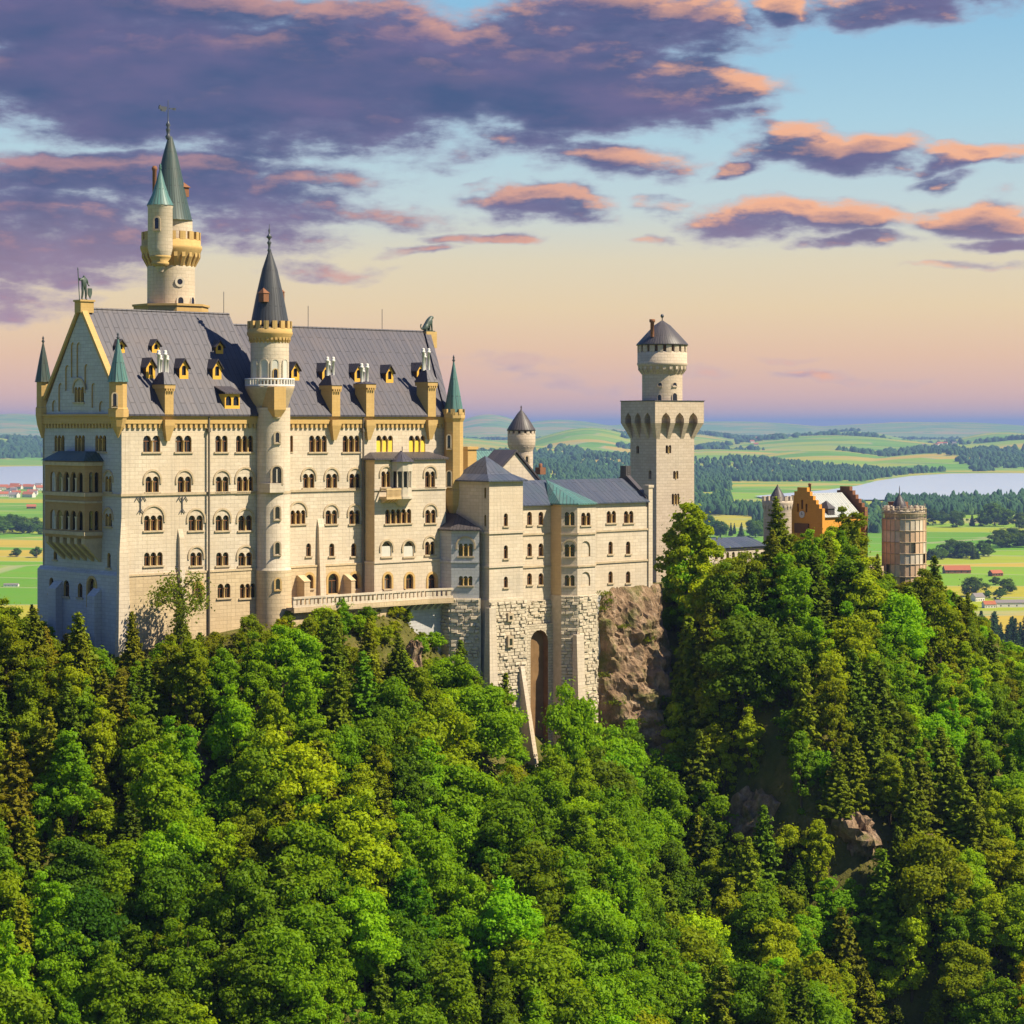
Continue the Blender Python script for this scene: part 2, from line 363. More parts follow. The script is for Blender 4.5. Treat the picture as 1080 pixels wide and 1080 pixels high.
seams('slate_dark', (.034, .036, .042), (.044, .046, .050), (.09, .085, .08), .5, patina=(.03, .05, .05))
seams('copper_dark', (.032, .062, .058), (.042, .070, .062), (.075, .085, .055), .5, patina=(.075, .055, .03))

# bare rock and slope soil
def rocky(name, c1, c2, c3, sc):
    T, b = mat(name, .95, .1); ob = T.n('ShaderNodeTexCoord').outputs['Object']
    n = T.noise(ob, .35 * sc, 6, .65); n2 = T.noise(T.vmath('MULTIPLY', ob, (1, 1, .7)), .8 * sc, 9, .72)
    c = T.ramp(n2, [(.25, c1), (.5, c2), (.75, c3)]); c = T.mix(T.maprange(n, .5, .66, 0, .85), c, (.09, .105, .02, 1))
    T.L(c, b.inputs['Base Color']); bump(T, b, T.math('ADD', n2, n), 1.0, .9)
rocky('cliff', (.06, .042, .03), (.25, .165, .10), (.48, .36, .25), .8)
rocky('slope_soil', (.05, .05, .014), (.10, .095, .022), (.19, .145, .055), .5)

# leaves: one material, tinted by each tree's own colour
def leafmat(name, trans=.35):
    m = bpy.data.materials.new(name); m.use_nodes = True; T = NT(m.node_tree); m.node_tree.nodes.clear()
    oi = T.n('ShaderNodeObjectInfo'); ob = T.n('ShaderNodeTexCoord').outputs['Object']
    n = T.noise(ob, .55, 3); f = T.noise(ob, 5.0, 2)
    c = T.mix(T.maprange(n, .35, .65, 0, .55), oi.outputs['Color'], T.mix(1, oi.outputs['Color'], (1.35, 1.25, .7, 1), 'MULTIPLY'))
    c = T.mix(T.maprange(f, .3, .7, 0, .6), c, T.mix(1, oi.outputs['Color'], (.55, .62, .6, 1), 'MULTIPLY'))
    d = T.n('ShaderNodeBsdfDiffuse'); t = T.n('ShaderNodeBsdfTranslucent'); T.L(c, d.inputs[0])
    T.L(T.mix(1, c, (1.6, 1.4, .4, 1), 'MULTIPLY'), t.inputs[0])
    g = T.n('ShaderNodeBsdfGlossy'); g.inputs['Roughness'].default_value = .6; g.inputs[0].default_value = (.5, .5, .5, 1)
    x = T.n('ShaderNodeMixShader'); x.inputs[0].default_value = trans; T.L(d.outputs[0], x.inputs[1]); T.L(t.outputs[0], x.inputs[2])
    y = T.n('ShaderNodeMixShader'); y.inputs[0].default_value = .012; T.L(x.outputs[0], y.inputs[1]); T.L(g.outputs[0], y.inputs[2])
    o = T.n('ShaderNodeOutputMaterial'); T.L(y.outputs[0], o.inputs[0]); M[name] = m
leafmat('leaf', .48); leafmat('needle', .22)
plain('bark', (.10, .075, .05), .95, .1, .4, 4)

# ------------------------------------------------------------------ noise and the lie of the land
def vnoise(x, y, seed=0):
    x = np.asarray(x, float); y = np.asarray(y, float); xi = np.floor(x).astype(int); yi = np.floor(y).astype(int); xf = x - xi; yf = y - yi
    def h(a, b):
        n = (a * 374761393 + b * 668265263 + seed * 974634) & 0x7fffffff; n = ((n ^ (n >> 13)) * 1274126177) & 0x7fffffff
        return ((n ^ (n >> 16)) & 0xffff) / 65535.
    sx = xf * xf * (3 - 2 * xf); sy = yf * yf * (3 - 2 * yf)
    return (h(xi, yi) * (1 - sx) + h(xi + 1, yi) * sx) * (1 - sy) + (h(xi, yi + 1) * (1 - sx) + h(xi + 1, yi + 1) * sx) * sy
def fbm(x, y, seed=0, o=4): return sum(vnoise(x * 2 ** k, y * 2 ** k, seed + k) * .5 ** k for k in range(o)) / sum(.5 ** k for k in range(o))
BU = [-90, -40, -12, 0, 12, 24, 34, 44, 51, 57, 66, 84, 92, 99, 106, 114, 130, 152, 168, 178, 192, 215, 250, 300]
BZ = [-62, -41, -33, -30.5, -29, -27.5, -26.5, -27, -31, -36, -44, -47, -46, -33, -27, -26.5, -27, -29, -31, -34, -42, -60, -95, -130]
def hill(X, Y):
    """castle hill height above the valley floor"""
    X = np.asarray(X, float); Y = np.asarray(Y, float)
    du, dv = X - P0[0], Y - P0[1]; u = du * U[0] + dv * U[1]; w = -(du * V[0] + dv * V[1])
    base = np.interp(u, BU, BZ)
    wp = np.maximum(w, 0); z = base - .30 * np.minimum(wp, 5) - .86 * np.maximum(wp - 5, 0)
    top = np.interp(u, BU, np.maximum(BZ, -60)); z = np.where(w < 0, base + (np.minimum(top, -24) - base) * .0, z)
    back = np.maximum(-w - 34, 0); z = z - .95 * back
    px = 540 + FPX * X / np.maximum(Y, 50)
    env = np.clip(wp / 14, 0, 1)
    z += env * (7 * np.exp(-((px - 835) / 70) ** 2) - 8 * np.exp(-((px - 708) / 50) ** 2) - 5 * np.exp(-((px - 585) / 34) ** 2) + 3.5 * np.exp(-((px - 330) / 90) ** 2) - 4 * np.exp(-((px - 490) / 50) ** 2))
    z += env * (7 * (fbm(X / 17, Y / 17, 3) - .5) + 2.2 * (fbm(X / 4.5, Y / 4.5, 9) - .5))
    return np.maximum(z, -152 - .02 * np.abs(w)) + CAMZ

def grid_mesh(name, X, Y, Z, m, smooth=True):
    r, c = X.shape; v = np.stack([X, Y, Z], -1).reshape(-1, 3); i = np.arange(r * c).reshape(r, c)
    f = np.stack([i[:-1, :-1], i[:-1, 1:], i[1:, 1:], i[1:, :-1]], -1).reshape(-1, 4)
    me = bpy.data.meshes.new(name); me.from_pydata(v.tolist(), [], f.tolist()); me.materials.append(m); me.polygons.foreach_set('use_smooth', [smooth] * len(f))
    o = bpy.data.objects.new(name, me); COL.objects.link(o); return o
us = np.arange(-120, 330.1, 1.6); ws = np.concatenate([np.arange(-190, -36, 6), np.arange(-36, 120, 1.6), np.arange(120, 230, 8)])
UU, WW = np.meshgrid(us, ws, indexing='xy')
XX = P0[0] + UU * U[0] - WW * V[0]; YY = P0[1] + UU * U[1] - WW * V[1]
tag(grid_mesh('castle_hill', XX, YY, hill(XX, YY), M['slope_soil']), kind='structure')

# valley: flat floor, then rolling hills; one sheet past the horizon
def zt(px_y, Y): return CAMZ + (HOR - px_y) / FPX * Y
RIDGES = [(640, 55, 8300, 520, 481), (565, 42, 7000, 420, 491), (865, 70, 9800, 600, 474), (755, 75, 8500, 520, 483), (1000, 80, 9600, 600, 477), (500, 60, 9000, 600, 478), (620, 60, 12500, 1900, 451), (700, 90, 14500, 2200, 456), (560, 80, 10500, 1300, 470), (575, 45, 7600, 700, 489), (880, 120, 13000, 1800, 459), (1010, 90, 11500, 1300, 468), (760, 100, 10800, 1000, 474),
          (1060, 60, 14500, 1700, 456), (1120, 120, 12000, 1500, 462), (900, 60, 16500, 1500, 455), (815, 70, 9300, 500, 490), (20, 60, 13500, 1500, 462), (-60, 90, 12500, 1800, 456), (200, 120, 12800, 1700, 458), (400, 140, 13000, 1700, 457), (1260, 130, 12500, 1800, 459),
          (515, 45, 26000, 2600, 437), (590, 70, 27000, 2500, 443), (20, 70, 26000, 2600, 436), (-70, 80, 27000, 2600, 440), (150, 120, 26500, 2600, 441), (750, 160, 28000, 2600, 444), (980, 160, 28000, 2600, 445), (1200, 150, 28000, 2600, 444), (330, 120, 27500, 2600, 440)]
def valley(X, Y):
    X = np.asarray(X, float); Y = np.asarray(Y, float); R = np.hypot(X, Y); a = np.degrees(np.arctan2(X, Y)); px = 540 + FPX * np.tan(np.radians(np.clip(a, -75, 75)))
    z = np.zeros_like(R)
    for (cx, hw, Yc, dy, py) in RIDGES:
        z = np.maximum(z, (zt(py, Yc)) * np.exp(-((px - cx) / hw) ** 2 / 1.6 - ((R - Yc) / dy) ** 2))
    far = np.clip((R - 9000) / 6000, 0, 1)
    z = np.maximum(z, far * 95 * fbm(X / 2300, Y / 2300, 21)) + far * 26 * (fbm(X / 600, Y / 600, 5) - .5)
    z += np.clip((R - 900) / 3000, 0, 1) * 3.0 * (fbm(X / 420, Y / 420, 31) - .5)
    return z
az = np.radians(np.concatenate([np.linspace(-180, -34, 50, endpoint=False), np.linspace(-34, 34, 420), np.linspace(34, 180, 51)[1:]]))
rr = np.concatenate([[30], np.geomspace(120, 60000, 260)])
AA, RR = np.meshgrid(az, rr, indexing='xy'); VX, VY = RR * np.sin(AA), RR * np.cos(AA)
T, b = mat('fields', .95, .1)
geo = T.n('ShaderNodeNewGeometry').outputs['Position']; p2 = T.vmath('MULTIPLY', geo, (1, 1, 0))
rot = T.n('ShaderNodeVectorRotate', rotation_type='Z_AXIS'); T.L(p2, rot.inputs['Vector']); rot.inputs['Angle'].default_value = .12
vo = T.n('ShaderNodeTexVoronoi'); T.L(T.vmath('MULTIPLY', rot.outputs[0], (.0021, .0058, 0)), vo.inputs['Vector']); vo.inputs['Scale'].default_value = 1
vo.inputs['Randomness'].default_value = .85
cell = T.sep(vo.outputs['Color'])[0]
fc = T.ramp(cell, [(0, (.085, .225, .008)), (.18, (.14, .27, .010)), (.36, (.26, .30, .012)), (.52, (.10, .25, .008)), (.66, (.34, .29, .016)), (.8, (.17, .29, .010)), (.92, (.40, .28, .03))], 'CONSTANT')
n = T.noise(T.vmath('MULTIPLY', p2, (.004, .02, 0)), 1, 5); fc = T.mix(T.maprange(n, .35, .7, 0, .4), fc, (.16, .20, .03, 1))
vo2 = T.n('ShaderNodeTexVoronoi', feature='DISTANCE_TO_EDGE'); T.L(T.vmath('MULTIPLY', rot.outputs[0], (.0021, .0058, 0)), vo2.inputs['Vector']); vo2.inputs['Randomness'].default_value = .85; vo2.inputs['Scale'].default_value = 1
fc = T.mix(T.maprange(vo2.outputs['Distance'], .015, .03, .6, 0), fc, (.30, .27, .15, 1))
T.L(fc, b.inputs['Base Color'])
tag(grid_mesh('valley_ground', VX, VY, valley(VX, VY), M['fields']), kind='structure')
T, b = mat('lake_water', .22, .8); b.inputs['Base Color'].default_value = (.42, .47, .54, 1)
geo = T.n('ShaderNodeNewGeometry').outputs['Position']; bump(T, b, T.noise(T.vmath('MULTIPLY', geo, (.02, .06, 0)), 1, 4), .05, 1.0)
def gp(px, py, z=0.): Y = (CAMZ - z) * FPX / (py - HOR); return ((px - 540) / FPX * Y, Y)
def sheet(name, pts, z, m, kind='structure'):
    pts = [gp(*p, z) for p in pts]; me = bpy.data.meshes.new(name); me.from_pydata([(x, y, z) for x, y in pts], [], [tuple(range(len(pts)))][::1]); me.materials.append(m)
    o = bpy.data.objects.new(name, me); COL.objects.link(o); return tag(o, kind=kind)
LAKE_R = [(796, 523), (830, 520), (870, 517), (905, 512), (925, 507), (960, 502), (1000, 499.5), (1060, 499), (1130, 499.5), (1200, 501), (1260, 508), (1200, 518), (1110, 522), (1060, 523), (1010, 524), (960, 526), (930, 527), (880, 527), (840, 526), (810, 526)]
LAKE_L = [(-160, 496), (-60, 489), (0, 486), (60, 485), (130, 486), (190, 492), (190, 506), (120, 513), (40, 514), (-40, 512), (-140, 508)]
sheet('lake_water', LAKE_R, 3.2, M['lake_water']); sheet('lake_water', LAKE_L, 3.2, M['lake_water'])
# the air
hz = bpy.data.materials.new('haze_air'); hz.use_nodes = True; T = NT(hz.node_tree); hz.node_tree.nodes.clear()
pv = T.n('ShaderNodeVolumePrincipled'); pv.inputs['Color'].default_value = (.29, .43, .74, 1); pv.inputs['Density'].default_value = 4.8e-5; pv.inputs['Anisotropy'].default_value = .1
T.L(pv.outputs[0], T.n('ShaderNodeOutputMaterial').inputs['Volume'])
hb = MB(); hb.box(-50000, 50000, -50000, 64000, -3, 297); ho = bpy.data.objects.new('haze', hb.mesh('haze', [hz])); COL.objects.link(ho); tag(ho, kind='stuff')

# ------------------------------------------------------------------ the castle: main palace block
ZE = 1.4                                             # eaves
palace = thing('palace', 'huge pale five storey palace block with steep grey slate roofs and a shaded western gable', 'palace', (20, 5, -30))
uW = on_v(240, 331, 10.2)[0]; zR1 = 15.9; zR2 = on_v(300, 344.5, 10.2)[2]; uE = 57.2
PF = Plane((0, 0, 0), (1, 0)); PL = Plane((0, -.2, 0), (1, 0)); ZP = -20.15
uB0 = on_v(383, 500, 0)[0]; uB1 = on_v(470, 500, -2.65)[0]
wf = Wall(PF, [(0, ZP - .1), (uB0 + .1, ZP - .1), (uE, ZP - .1), (uE, ZE), (0, ZE)]); wl = Wall(PL, [(-.5, -44), (uB0 + .2, -44), (uB0 + .2, ZP), (-.5, ZP)])
for x0, x1, n, st in ((151, 169, 2, ''), (185, 202, 2, ''), (227, 240, 2, ''), (249, 267, 3, ''), (326, 344.6, 3, ''), (361.5, 379, 3, ''), (397, 414.3, 3, 'y'), (431.4, 448.5, 3, 'y'), (306, 309, 1, 'j')):
    window(palace, wf, x0, x1, 459.3, 476.6, n, st)
for x0, x1, n in ((153.5, 167.5, 2), (187.5, 201.5, 2), (227.5, 241, 2), (250, 267, 3), (319.5, 331.5, 2), (344, 355.6, 2), (368.6, 380, 2)): window(palace, wf, x0, x1, 502.5, 519, n, 'h') if x0 < 300 else window(palace, wf, x0, x1, 499.5, 514.5, n, 'h')
for x0, x1, n in ((152, 171.5, 3), (199, 214, 2), (227.5, 241.5, 2), (251.5, 266, 2)): window(palace, wf, x0, x1, 543.5, 559.5, n, 'h')
for x0, x1, n in ((306.5, 322, 3), (343.4, 355.5, 2), (368.4, 379.8, 2)): window(palace, wf, x0, x1, 538, 552.6, n, 'h')
for x0, x1, n, st in ((152, 171.5, 3, ''), (200.7, 213, 2, 'h'), (228, 241, 2, ''), (251.5, 266, 2, 'h')): window(palace, wf, x0, x1, 582.5, 596.5, n, st)
for x0, x1 in ((323, 328), (347.3, 352.6), (370.4, 375.7)): window(palace, wf, x0, x1, 573, 586.6)
for x0, x1, n in ((205.5, 213, 1), (229.5, 243, 2), (253, 269.3, 3)): window(palace, wl, x0, x1, 615.5, 630.5, n, 'o' if n == 1 else '')
window(palace, wl, 322, 330, 606, 620.8, 1, 'o'); window(palace, wl, 346, 356.5, 605, 626, 1, 'd'); window(palace, wl, 369.8, 378.6, 605, 621, 1, 'o')
m = MB(); wf.into(m, 0, 1); m.build('front_wall', [M['stone'], M['ochre']], palace)
m = MB(); wl.into(m, 0, 1); m.pbox(PF, -.5, uB0, .0, .3, ZP - .12, ZP + .16, 0); m.build('plinth_wall', [M['stone_low'], M['ochre']], palace)
# west gable
PG = Plane((0, 0, 0), (0, -1)); GW = 20.4
wg = Wall(PG, [(-GW, ZP - .1), (0, ZP - .1), (0, ZE), (-GW / 2, zR1), (-GW, ZE)])
PGP = Plane((-.55, 0, 0), (0, -1)); wgp = Wall(PGP, [(-GW - .5, -46), (.2, -46), (.2, ZP), (-GW - .5, ZP)])
for x0, x1 in ((57.5, 68), (79, 89.5), (100.5, 112)): window(palace, wg, x0, x1, 459, 476, 3)
window(palace, wg, 78.6, 88.6, 408, 424, 3, 'h')
for yt, yb in ((502, 518.5), (541.5, 555)): window(palace, wg, 111, 118, yt, yb, 2, 'h')
window(palace, wg, 56.5, 60, 581, 590); window(palace, wg, 113.2, 116.6, 583, 598.5)
for x0, x1, yt, yb, st in ((52, 56.4, 609, 626, ''), (67, 73, 612, 629, ''), (82, 87, 615, 630, ''), (93, 101, 610, 641, 'd')): window(palace, wgp, x0, x1, yt, yb, 1, st)
def niche(W, x0, x1, yt, yb, dep=.22):
    ym = (yt + yb) / 2; a, b = sorted((W.P.px(x0, ym)[0], W.P.px(x1, ym)[0])); xm = (x0 + x1) / 2
    W.hole(arch((a + b) / 2, W.P.px(xm, yb)[1], W.P.px(xm, yt)[1], b - a), dep, 0)
for q in ((74.7, 79.3, 361, 398), (80.7, 85.6, 361, 398), (68.7, 73.4, 385, 412), (89, 93.4, 384, 411), (61.6, 66.2, 404, 434), (96.5, 100.6, 404, 430), (55, 59.7, 422, 434), (104.5, 110, 423, 434)): niche(wg, *q)
m = MB(); wg.into(m, 0, 1); m.build('gable_wall', [M['grey_shade_stone'], M['ochre']], palace)
m = MB(); wgp.into(m, 0, 1); m.prism([(-.55, -.2), (-.55, GW + .5), (0, GW + .2), (0, -.2)], ZP - .01, ZP + .5, 0, [(-.02, -.2), (-.02, GW + .5), (0, GW + .2), (0, -.2)]); m.build('gable_plinth', [M['grey_shade_stone'], M['ochre']], palace)
EK = (on_v(452, 348, GW / 2)[0] - uE) / (GW / 2); ue = lambda v: uE + EK * v      # the east end stands askew
m = MB(); m.box(0, uE, GW - .5, GW, -44, ZE, 0); m.prism([(uE - .5, .02), (uE, .02), (ue(GW), GW - .52), (ue(GW) - .5, GW - .52)], -44, ZE, 0)
m.face([(uE, 0, ZE), (ue(GW), GW, ZE), (ue(GW / 2), GW / 2, zR2)], 0); m.face([(uW, 0, ZE), (uW, GW, ZE), (uW, GW / 2, zR1)], 0); m.build('rear_wall', M['stone'], palace)
for sgn in (1,):
    m = MB()
    for (y0, y1, x0, x1) in ((612, 640, 58, 66), (620, 664, 99, 107)):
        a = sorted((PGP.px(x0, y0)[0], PGP.px(x1, y0)[0])); zt_ = PGP.px(x0, y0)[1]
        c = [PGP.at(q, 0, d)[:2] for q, d in ((a[0], 1.1), (a[1], 1.1), (a[1], 0), (a[0], 0))]; m.prism(c, -44, zt_ - 1); c2 = [PGP.at(q, 0, d)[:2] for q, d in ((a[0], .05), (a[1], .05), (a[1], 0), (a[0], 0))]; m.prism(c, zt_ - 1, zt_, 0, c2)
    m.build('gable_buttress', M['grey_shade_stone'], palace)
# corner pier and pilaster buttresses
m = MB(); m.prism([(-1.6, -1.4), (1.2, -1.4), (1.2, 0), (-1.6, 0)], -46, -27, 0, [(-.9, -.75), (.9, -.75), (.9, 0), (-.9, 0)]); m.prism([(-.9, -.75), (.9, -.75), (.9, 0), (-.9, 0)], -27, -17, 0, [(-.62, -.5), (.8, -.5), (.8, 0), (-.62, 0)]); m.prism([(-.62, -.5), (.8, -.5), (.8, 0), (-.62, 0)], -17, -12.5, 0, [(-.03, -.03), (.5, -.03), (.5, 0), (-.03, 0)]); m.build('corner_pier', M['stone'], palace)
for (x0, x1, yt, d0, d1) in ((185.5, 193.5, 558, 1.5, .25), (332.5, 341.5, 547, 1.7, .2)):
    a, z1 = PF.px(x0 + 2, yt); bq = PF.px(x1 - 1, yt)[0]; m = MB()
    m.prism([(a, -d0), (bq, -d0), (bq, 0), (a, 0)], -44, z1 - 1.2, 0, [(a, -d1 - .2), (bq, -d1 - .2), (bq, 0), (a, 0)]); m.prism([(a, -d1 - .2), (bq, -d1 - .2), (bq, 0), (a, 0)], z1 - 1.2, z1, 0, [(a, -.02), (bq, -.02), (bq, 0), (a, 0)]); m.build('pilaster_buttress', M['stone'], palace)
for (x0, x1, yt) in ((310, 319, 607), (359.5, 366.5, 606)):
    a, z1 = PL.px(x0, yt); bq = PL.px(x1, yt)[0]; m = MB(); m.box(a + .5, bq, -2.0, -.2, -30, z1 - .8); m.prism([(a + .4, -2.1), (bq + .1, -2.1), (bq + .1, -.2), (a + .4, -.2)], z1 - .8, z1, 0, [(a + .4, -.6), (bq + .1, -.6), (bq + .1, -.2), (a + .4, -.2)]); m.build('pier', M['stone_low'], palace)
# strings, cornice, drains, anchors
m = MB()
zs = PF.px(180, 521)[1]; m.pbox(PF, -.2, uB0 - .01, -.01, .2, zs - .16, zs + .18, 0); m.pbox(PG, -GW, .21, -.01, .16, zs - .17, zs + .17, 0); m.build('string_course', M['trim'], palace)
m = MB(); m.pbox(PF, -.35, uE, -.01, .38, ZE - 1.25, ZE - .25, 0); m.pbox(PF, -.35, uE, -.01, .55, ZE - .25, ZE, 0); m.pbox(PG, -GW, -.02, -.01, .36, ZE - 1.25, ZE - .22, 0); m.pbox(PG, -GW, -.02, -.01, .55, ZE - .22, ZE + .05, 0)
k = 0.
while k < uE: m.pbox(PF, k, k + .42, -.01, .30, ZE - 1.85, ZE - 1.253, 0); k += .82
k = -GW + .2
while k < -.3: m.pbox(PG, k, k + .42, -.01, .28, ZE - 1.85, ZE - 1.253, 0); k += .82
m.build('cornice', M['ochre'], palace)
for x in (218.6, 381.3):
    a = PF.px(x, 500)[0]; m = MB(); m.tube((a, -.42, -43), (a, -.42, ZE - .3), .15, n=8); m.box(a - .2, a + .2, -.6, -.03, ZE - 2.4, ZE - 1.9); m.build('drain_pipe', M['drain'], palace)
for x in (147.8, 191.8):
    a, z = PF.px(x, 531); m = MB(); m.tube((a, -.12, z - 1.3), (a, -.12, z + .9), .07)
    for s_ in (-1, 1): m.tube((a, -.12, z + .2), (a + s_ * .5, -.12, z + .9), .06); m.tube((a + s_ * .5, -.12, z + .9), (a + s_ * .85, -.12, z + .35), .06); m.tube((a, -.12, z - .7), (a + s_ * .45, -.12, z - 1.3), .06)
    m.build('wall_anchor', M['metal'], palace)
# roofs
def gable_roof(root, name, u0, u1, v0, v1, ze, vr, zr, mt, thick=.25, k=0.):
    U1 = lambda v: u1 + k * v
    m = MB()
    for (va, vb) in ((v0, vr), (v1, vr)):
        q = [(u0, va, ze), (U1(va), va, ze), (U1(vb), vb, zr), (u0, vb, zr)]; q = q if va < vb else q[::-1]; m.face(q)
    for va in (v0, v1):
        w_ = [(u0, va, ze - thick), (U1(va), va, ze - thick), (U1(va), va, ze), (u0, va, ze)]; m.face(w_ if va == v0 else w_[::-1])
    for (uf, s_) in ((lambda v: u0, 1), (U1, -1)):
        q = [(uf(v0), v0, ze - thick), (uf(v0), v0, ze), (uf(vr), vr, zr), (uf(v1), v1, ze), (uf(v1), v1, ze - thick), (uf(vr), vr, zr - thick)]; m.face(q if s_ > 0 else q[::-1])
    m.tube((u0, vr, zr), (U1(vr), vr, zr), .16)
    return m.build(name, mt, root)
RW = gable_roof(palace, 'roof', .0, uW + .25, -.75, GW + .75, ZE + .02, GW / 2, zR1, M['slate'])
RE = gable_roof(palace, 'roof', uW + .26, uE - .3, -.7, GW + .7, ZE + .015, GW / 2, zR2, M['slate'], k=EK)
for (uu, d, zr, nm, wv) in ((.0, -1, zR1, 'gable_coping', .55), (uE, 1, zR2, 'gable_coping', .9)):
    m = MB(); t0, t1 = (uu - .35, uu + .55) if d < 0 else (uu - wv, uu + .2)
    for (va, vb) in ((-.9, GW / 2), (GW + .9, GW / 2)):
        za = ZE - .3
        for (p, q) in (((va, za), (vb, zr)),):
            kk = EK if d > 0 else 0; A = [(t0 + kk * p[0], p[0], p[1]), (t1 + kk * p[0], p[0], p[1]), (t1 + kk * q[0], q[0], q[1]), (t0 + kk * q[0], q[0], q[1])]; Bq = [(x, y, z + (.75 if d < 0 else .5)) for x, y, z in A]
            m.face(Bq); m.face(A[::-1]); [m.face([A[i], A[(i + 1) % 4], Bq[(i + 1) % 4], Bq[i]]) for i in range(4)]
    m.build(nm, M['ochre'] if d < 0 else M['slate'], palace)
def roof_at(px, py, zr, v0=-.75):
    lo, hi = -3., GW / 2
    for _ in range(50):
        md = (lo + hi) / 2; q = on_v(px, py, md); lo, hi = (md, hi) if q[2] > ZE + (md - v0) / (GW / 2 - v0) * (zr - ZE) else (lo, md)
    return on_v(px, py, md)
def dormer(px, py, w, h, zr, flat=False, label=None):
    """small gabled roof window, py at its sill"""
    a, v0, z0 = roof_at(px, py, zr); m = MB(); s = (zr - ZE) / (GW / 2 + .75); dep = h / s + .9; P = Plane((a, v0 - .12, 0), (1, 0))
    if flat:
        W = Wall(P, [(-w / 2, z0 - .3), (w / 2, z0 - .3), (w / 2, z0 + h), (-w / 2, z0 + h)]); 
        for c in (-w / 4, w / 4): W.hole(arch(c, z0 + .3, z0 + h - .3, w * .36), .25, 2)
    else:
        W = Wall(P, [(-w / 2, z0 - .3), (w / 2, z0 - .3), (w / 2, z0 + h * .6), (0, z0 + h * 1.05), (-w / 2, z0 + h * .6)]); W.hole(arch(0, z0 + .35, z0 + h * .72, w * .46), .25, 2)
    W.into(m, 0, 1)
    ze = z0 + (h if flat else h * .6)
    for s_ in (-1, 1):
        q = [(a + s_ * w / 2, v0 - .12, z0 - .3), (a + s_ * w / 2, v0 - .12, ze), (a + s_ * w / 2, v0 + dep, ze), (a + s_ * w / 2, v0 + dep, z0 - .3)]; m.face(q if s_ < 0 else q[::-1], 1 if not flat else 0)
    o = m.build('dormer', [M['ochre_bright'], M['wood'], M['glass']], palace); r = MB()
    if flat:
        b0 = [(a - w / 2 - .2, v0 - .5), (a + w / 2 + .2, v0 - .5), (a + w / 2 + .2, v0 + dep + 1.6), (a - w / 2 - .2, v0 + dep + 1.6)]
        zz = [ze, ze, ze + 1.5, ze + 1.5]; r.face([(*p, z) for p, z in zip(b0, zz)]); r.face([(*p, z + .18) for p, z in zip(b0, zz)])
        for i in range(4): r.face([(*b0[i], zz[i]), (*b0[(i + 1) % 4], zz[(i + 1) % 4]), (*b0[(i + 1) % 4], zz[(i + 1) % 4] + .18), (*b0[i], zz[i] + .18)])
    else:
        zt_ = z0 + h * 1.05 + .1; vb = v0 + (h * 1.1) / s + .8
        for s_ in (-1, 1):
            e = (a + s_ * (w / 2 + .22)); q = [(e, v0 - .45, ze - .2), (a, v0 - .45, zt_), (a, vb, zt_), (e, vb, ze - .2)]; q2 = [(x, y, z + .14) for x, y, z in q]
            r.face(q2); r.face(q[::-1]); r.face([q[0], q[1], q2[1], q2[0]])
    r.build('dormer_roof', M['slate_brown'], o); return o
plain('ochre_bright', (.66, .37, .045), .8, var=.15)
for px, py in ((127, 371), (164, 371), (231, 372)): dormer(px, py, 1.25, 1.45, zR1)
for px, py in ((158.5, 398), (193.5, 398.5), (228.5, 399)): dormer(px, py, 1.45, 2.35, zR1)
dormer(244.5, 430, 2.5, 1.9, zR1, True)
for px, py in ((311, 400), (343.5, 401), (377.5, 401.5), (410.5, 402.5), (443, 400)): dormer(px, py, 1.4, 2.2, zR2)
def chimney(px, y_bot, y_cap, y_top, wpx, pots, zr, flat=False):
    k = mpp(px, -.4); a = on_v(px, y_bot, -.4)[0]; Z = lambda y: on_v(px, y, -.4)[2]; w = wpx * k / .743 * .5
    m = MB(); m.box(a - w, a + w, -.75, 1.9, ZE - .2, Z(y_cap), 0); m.box(a - w - .18, a + w + .18, -.95, 2.1, Z(y_cap) - .55, Z(y_cap), 0)
    q0 = [(a - w * .35, -.5), (a + w * .35, -.5), (a + w * .35, 0), (a - w * .35, 0)]; q1 = [(a - w - .1, -.95), (a + w + .1, -.95), (a + w + .1, 0), (a - w - .1, 0)]
    m.prism(q0, ZE - 3.6, ZE - 1.5, 0, q1); m.prism(q1, ZE - 1.5, ZE - .7, 0)
    for j in range(4): m.box(a - w + j * w * .55, a - w + j * w * .55 + .2, -1.1, -.95, Z(y_cap) - .9, Z(y_cap) - .56, 0)
    o = m.build('chimney', M['ochre'], palace); c = MB(); zc = Z(y_cap); zt_ = Z(y_top); zm = zc + (zt_ - zc) * (.36 if not flat else .12)
    c.prism([(a - w - .3, -1.05), (a + w + .3, -1.05), (a + w + .3, 2.2), (a - w - .3, 2.2)], zc + .003, zm, 0, [(a - w * .5, .1), (a + w * .5, .1), (a + w * .5, 1.2), (a - w * .5, 1.2)]); c.build('chimney_cap', M['slate'], o)
    for i in range(pots):
        x = a + (i - (pots - 1) / 2) * .52; zp = zt_ - (.45 if i % 2 else 0) * (zt_ - zm) * .5; p = MB()
        p.lathe(x, .65 + .3 * (i % 2), [(.20, zm - .1), (.20, zp - .75), (.30, zp - .7), (.30, zp - .45), (.2, zp - .42), (.26, zp - .25), (.2, zp - .05), (.02, zp)], 8); p.build('chimney_pot', M['white'], o)
chimney(177, 437, 405.5, 369, 8, 4, zR1); chimney(353, 438, 406.5, 376, 8, 3, zR2); chimney(389, 438, 405, 383, 8, 3, zR2, True); chimney(454, 438, 403, 367, 8, 3, zR2)
for px in (325, 403, 236):
    a = on_v(px, 340, 10.2)[0]; z0 = zR2 if px > 240 else zR1; m = MB(); m.tube((a, 10.2, z0 - .2), (a, 10.2, z0 + 3.2), .045); m.build('lightning_rod', M['metal'], palace)

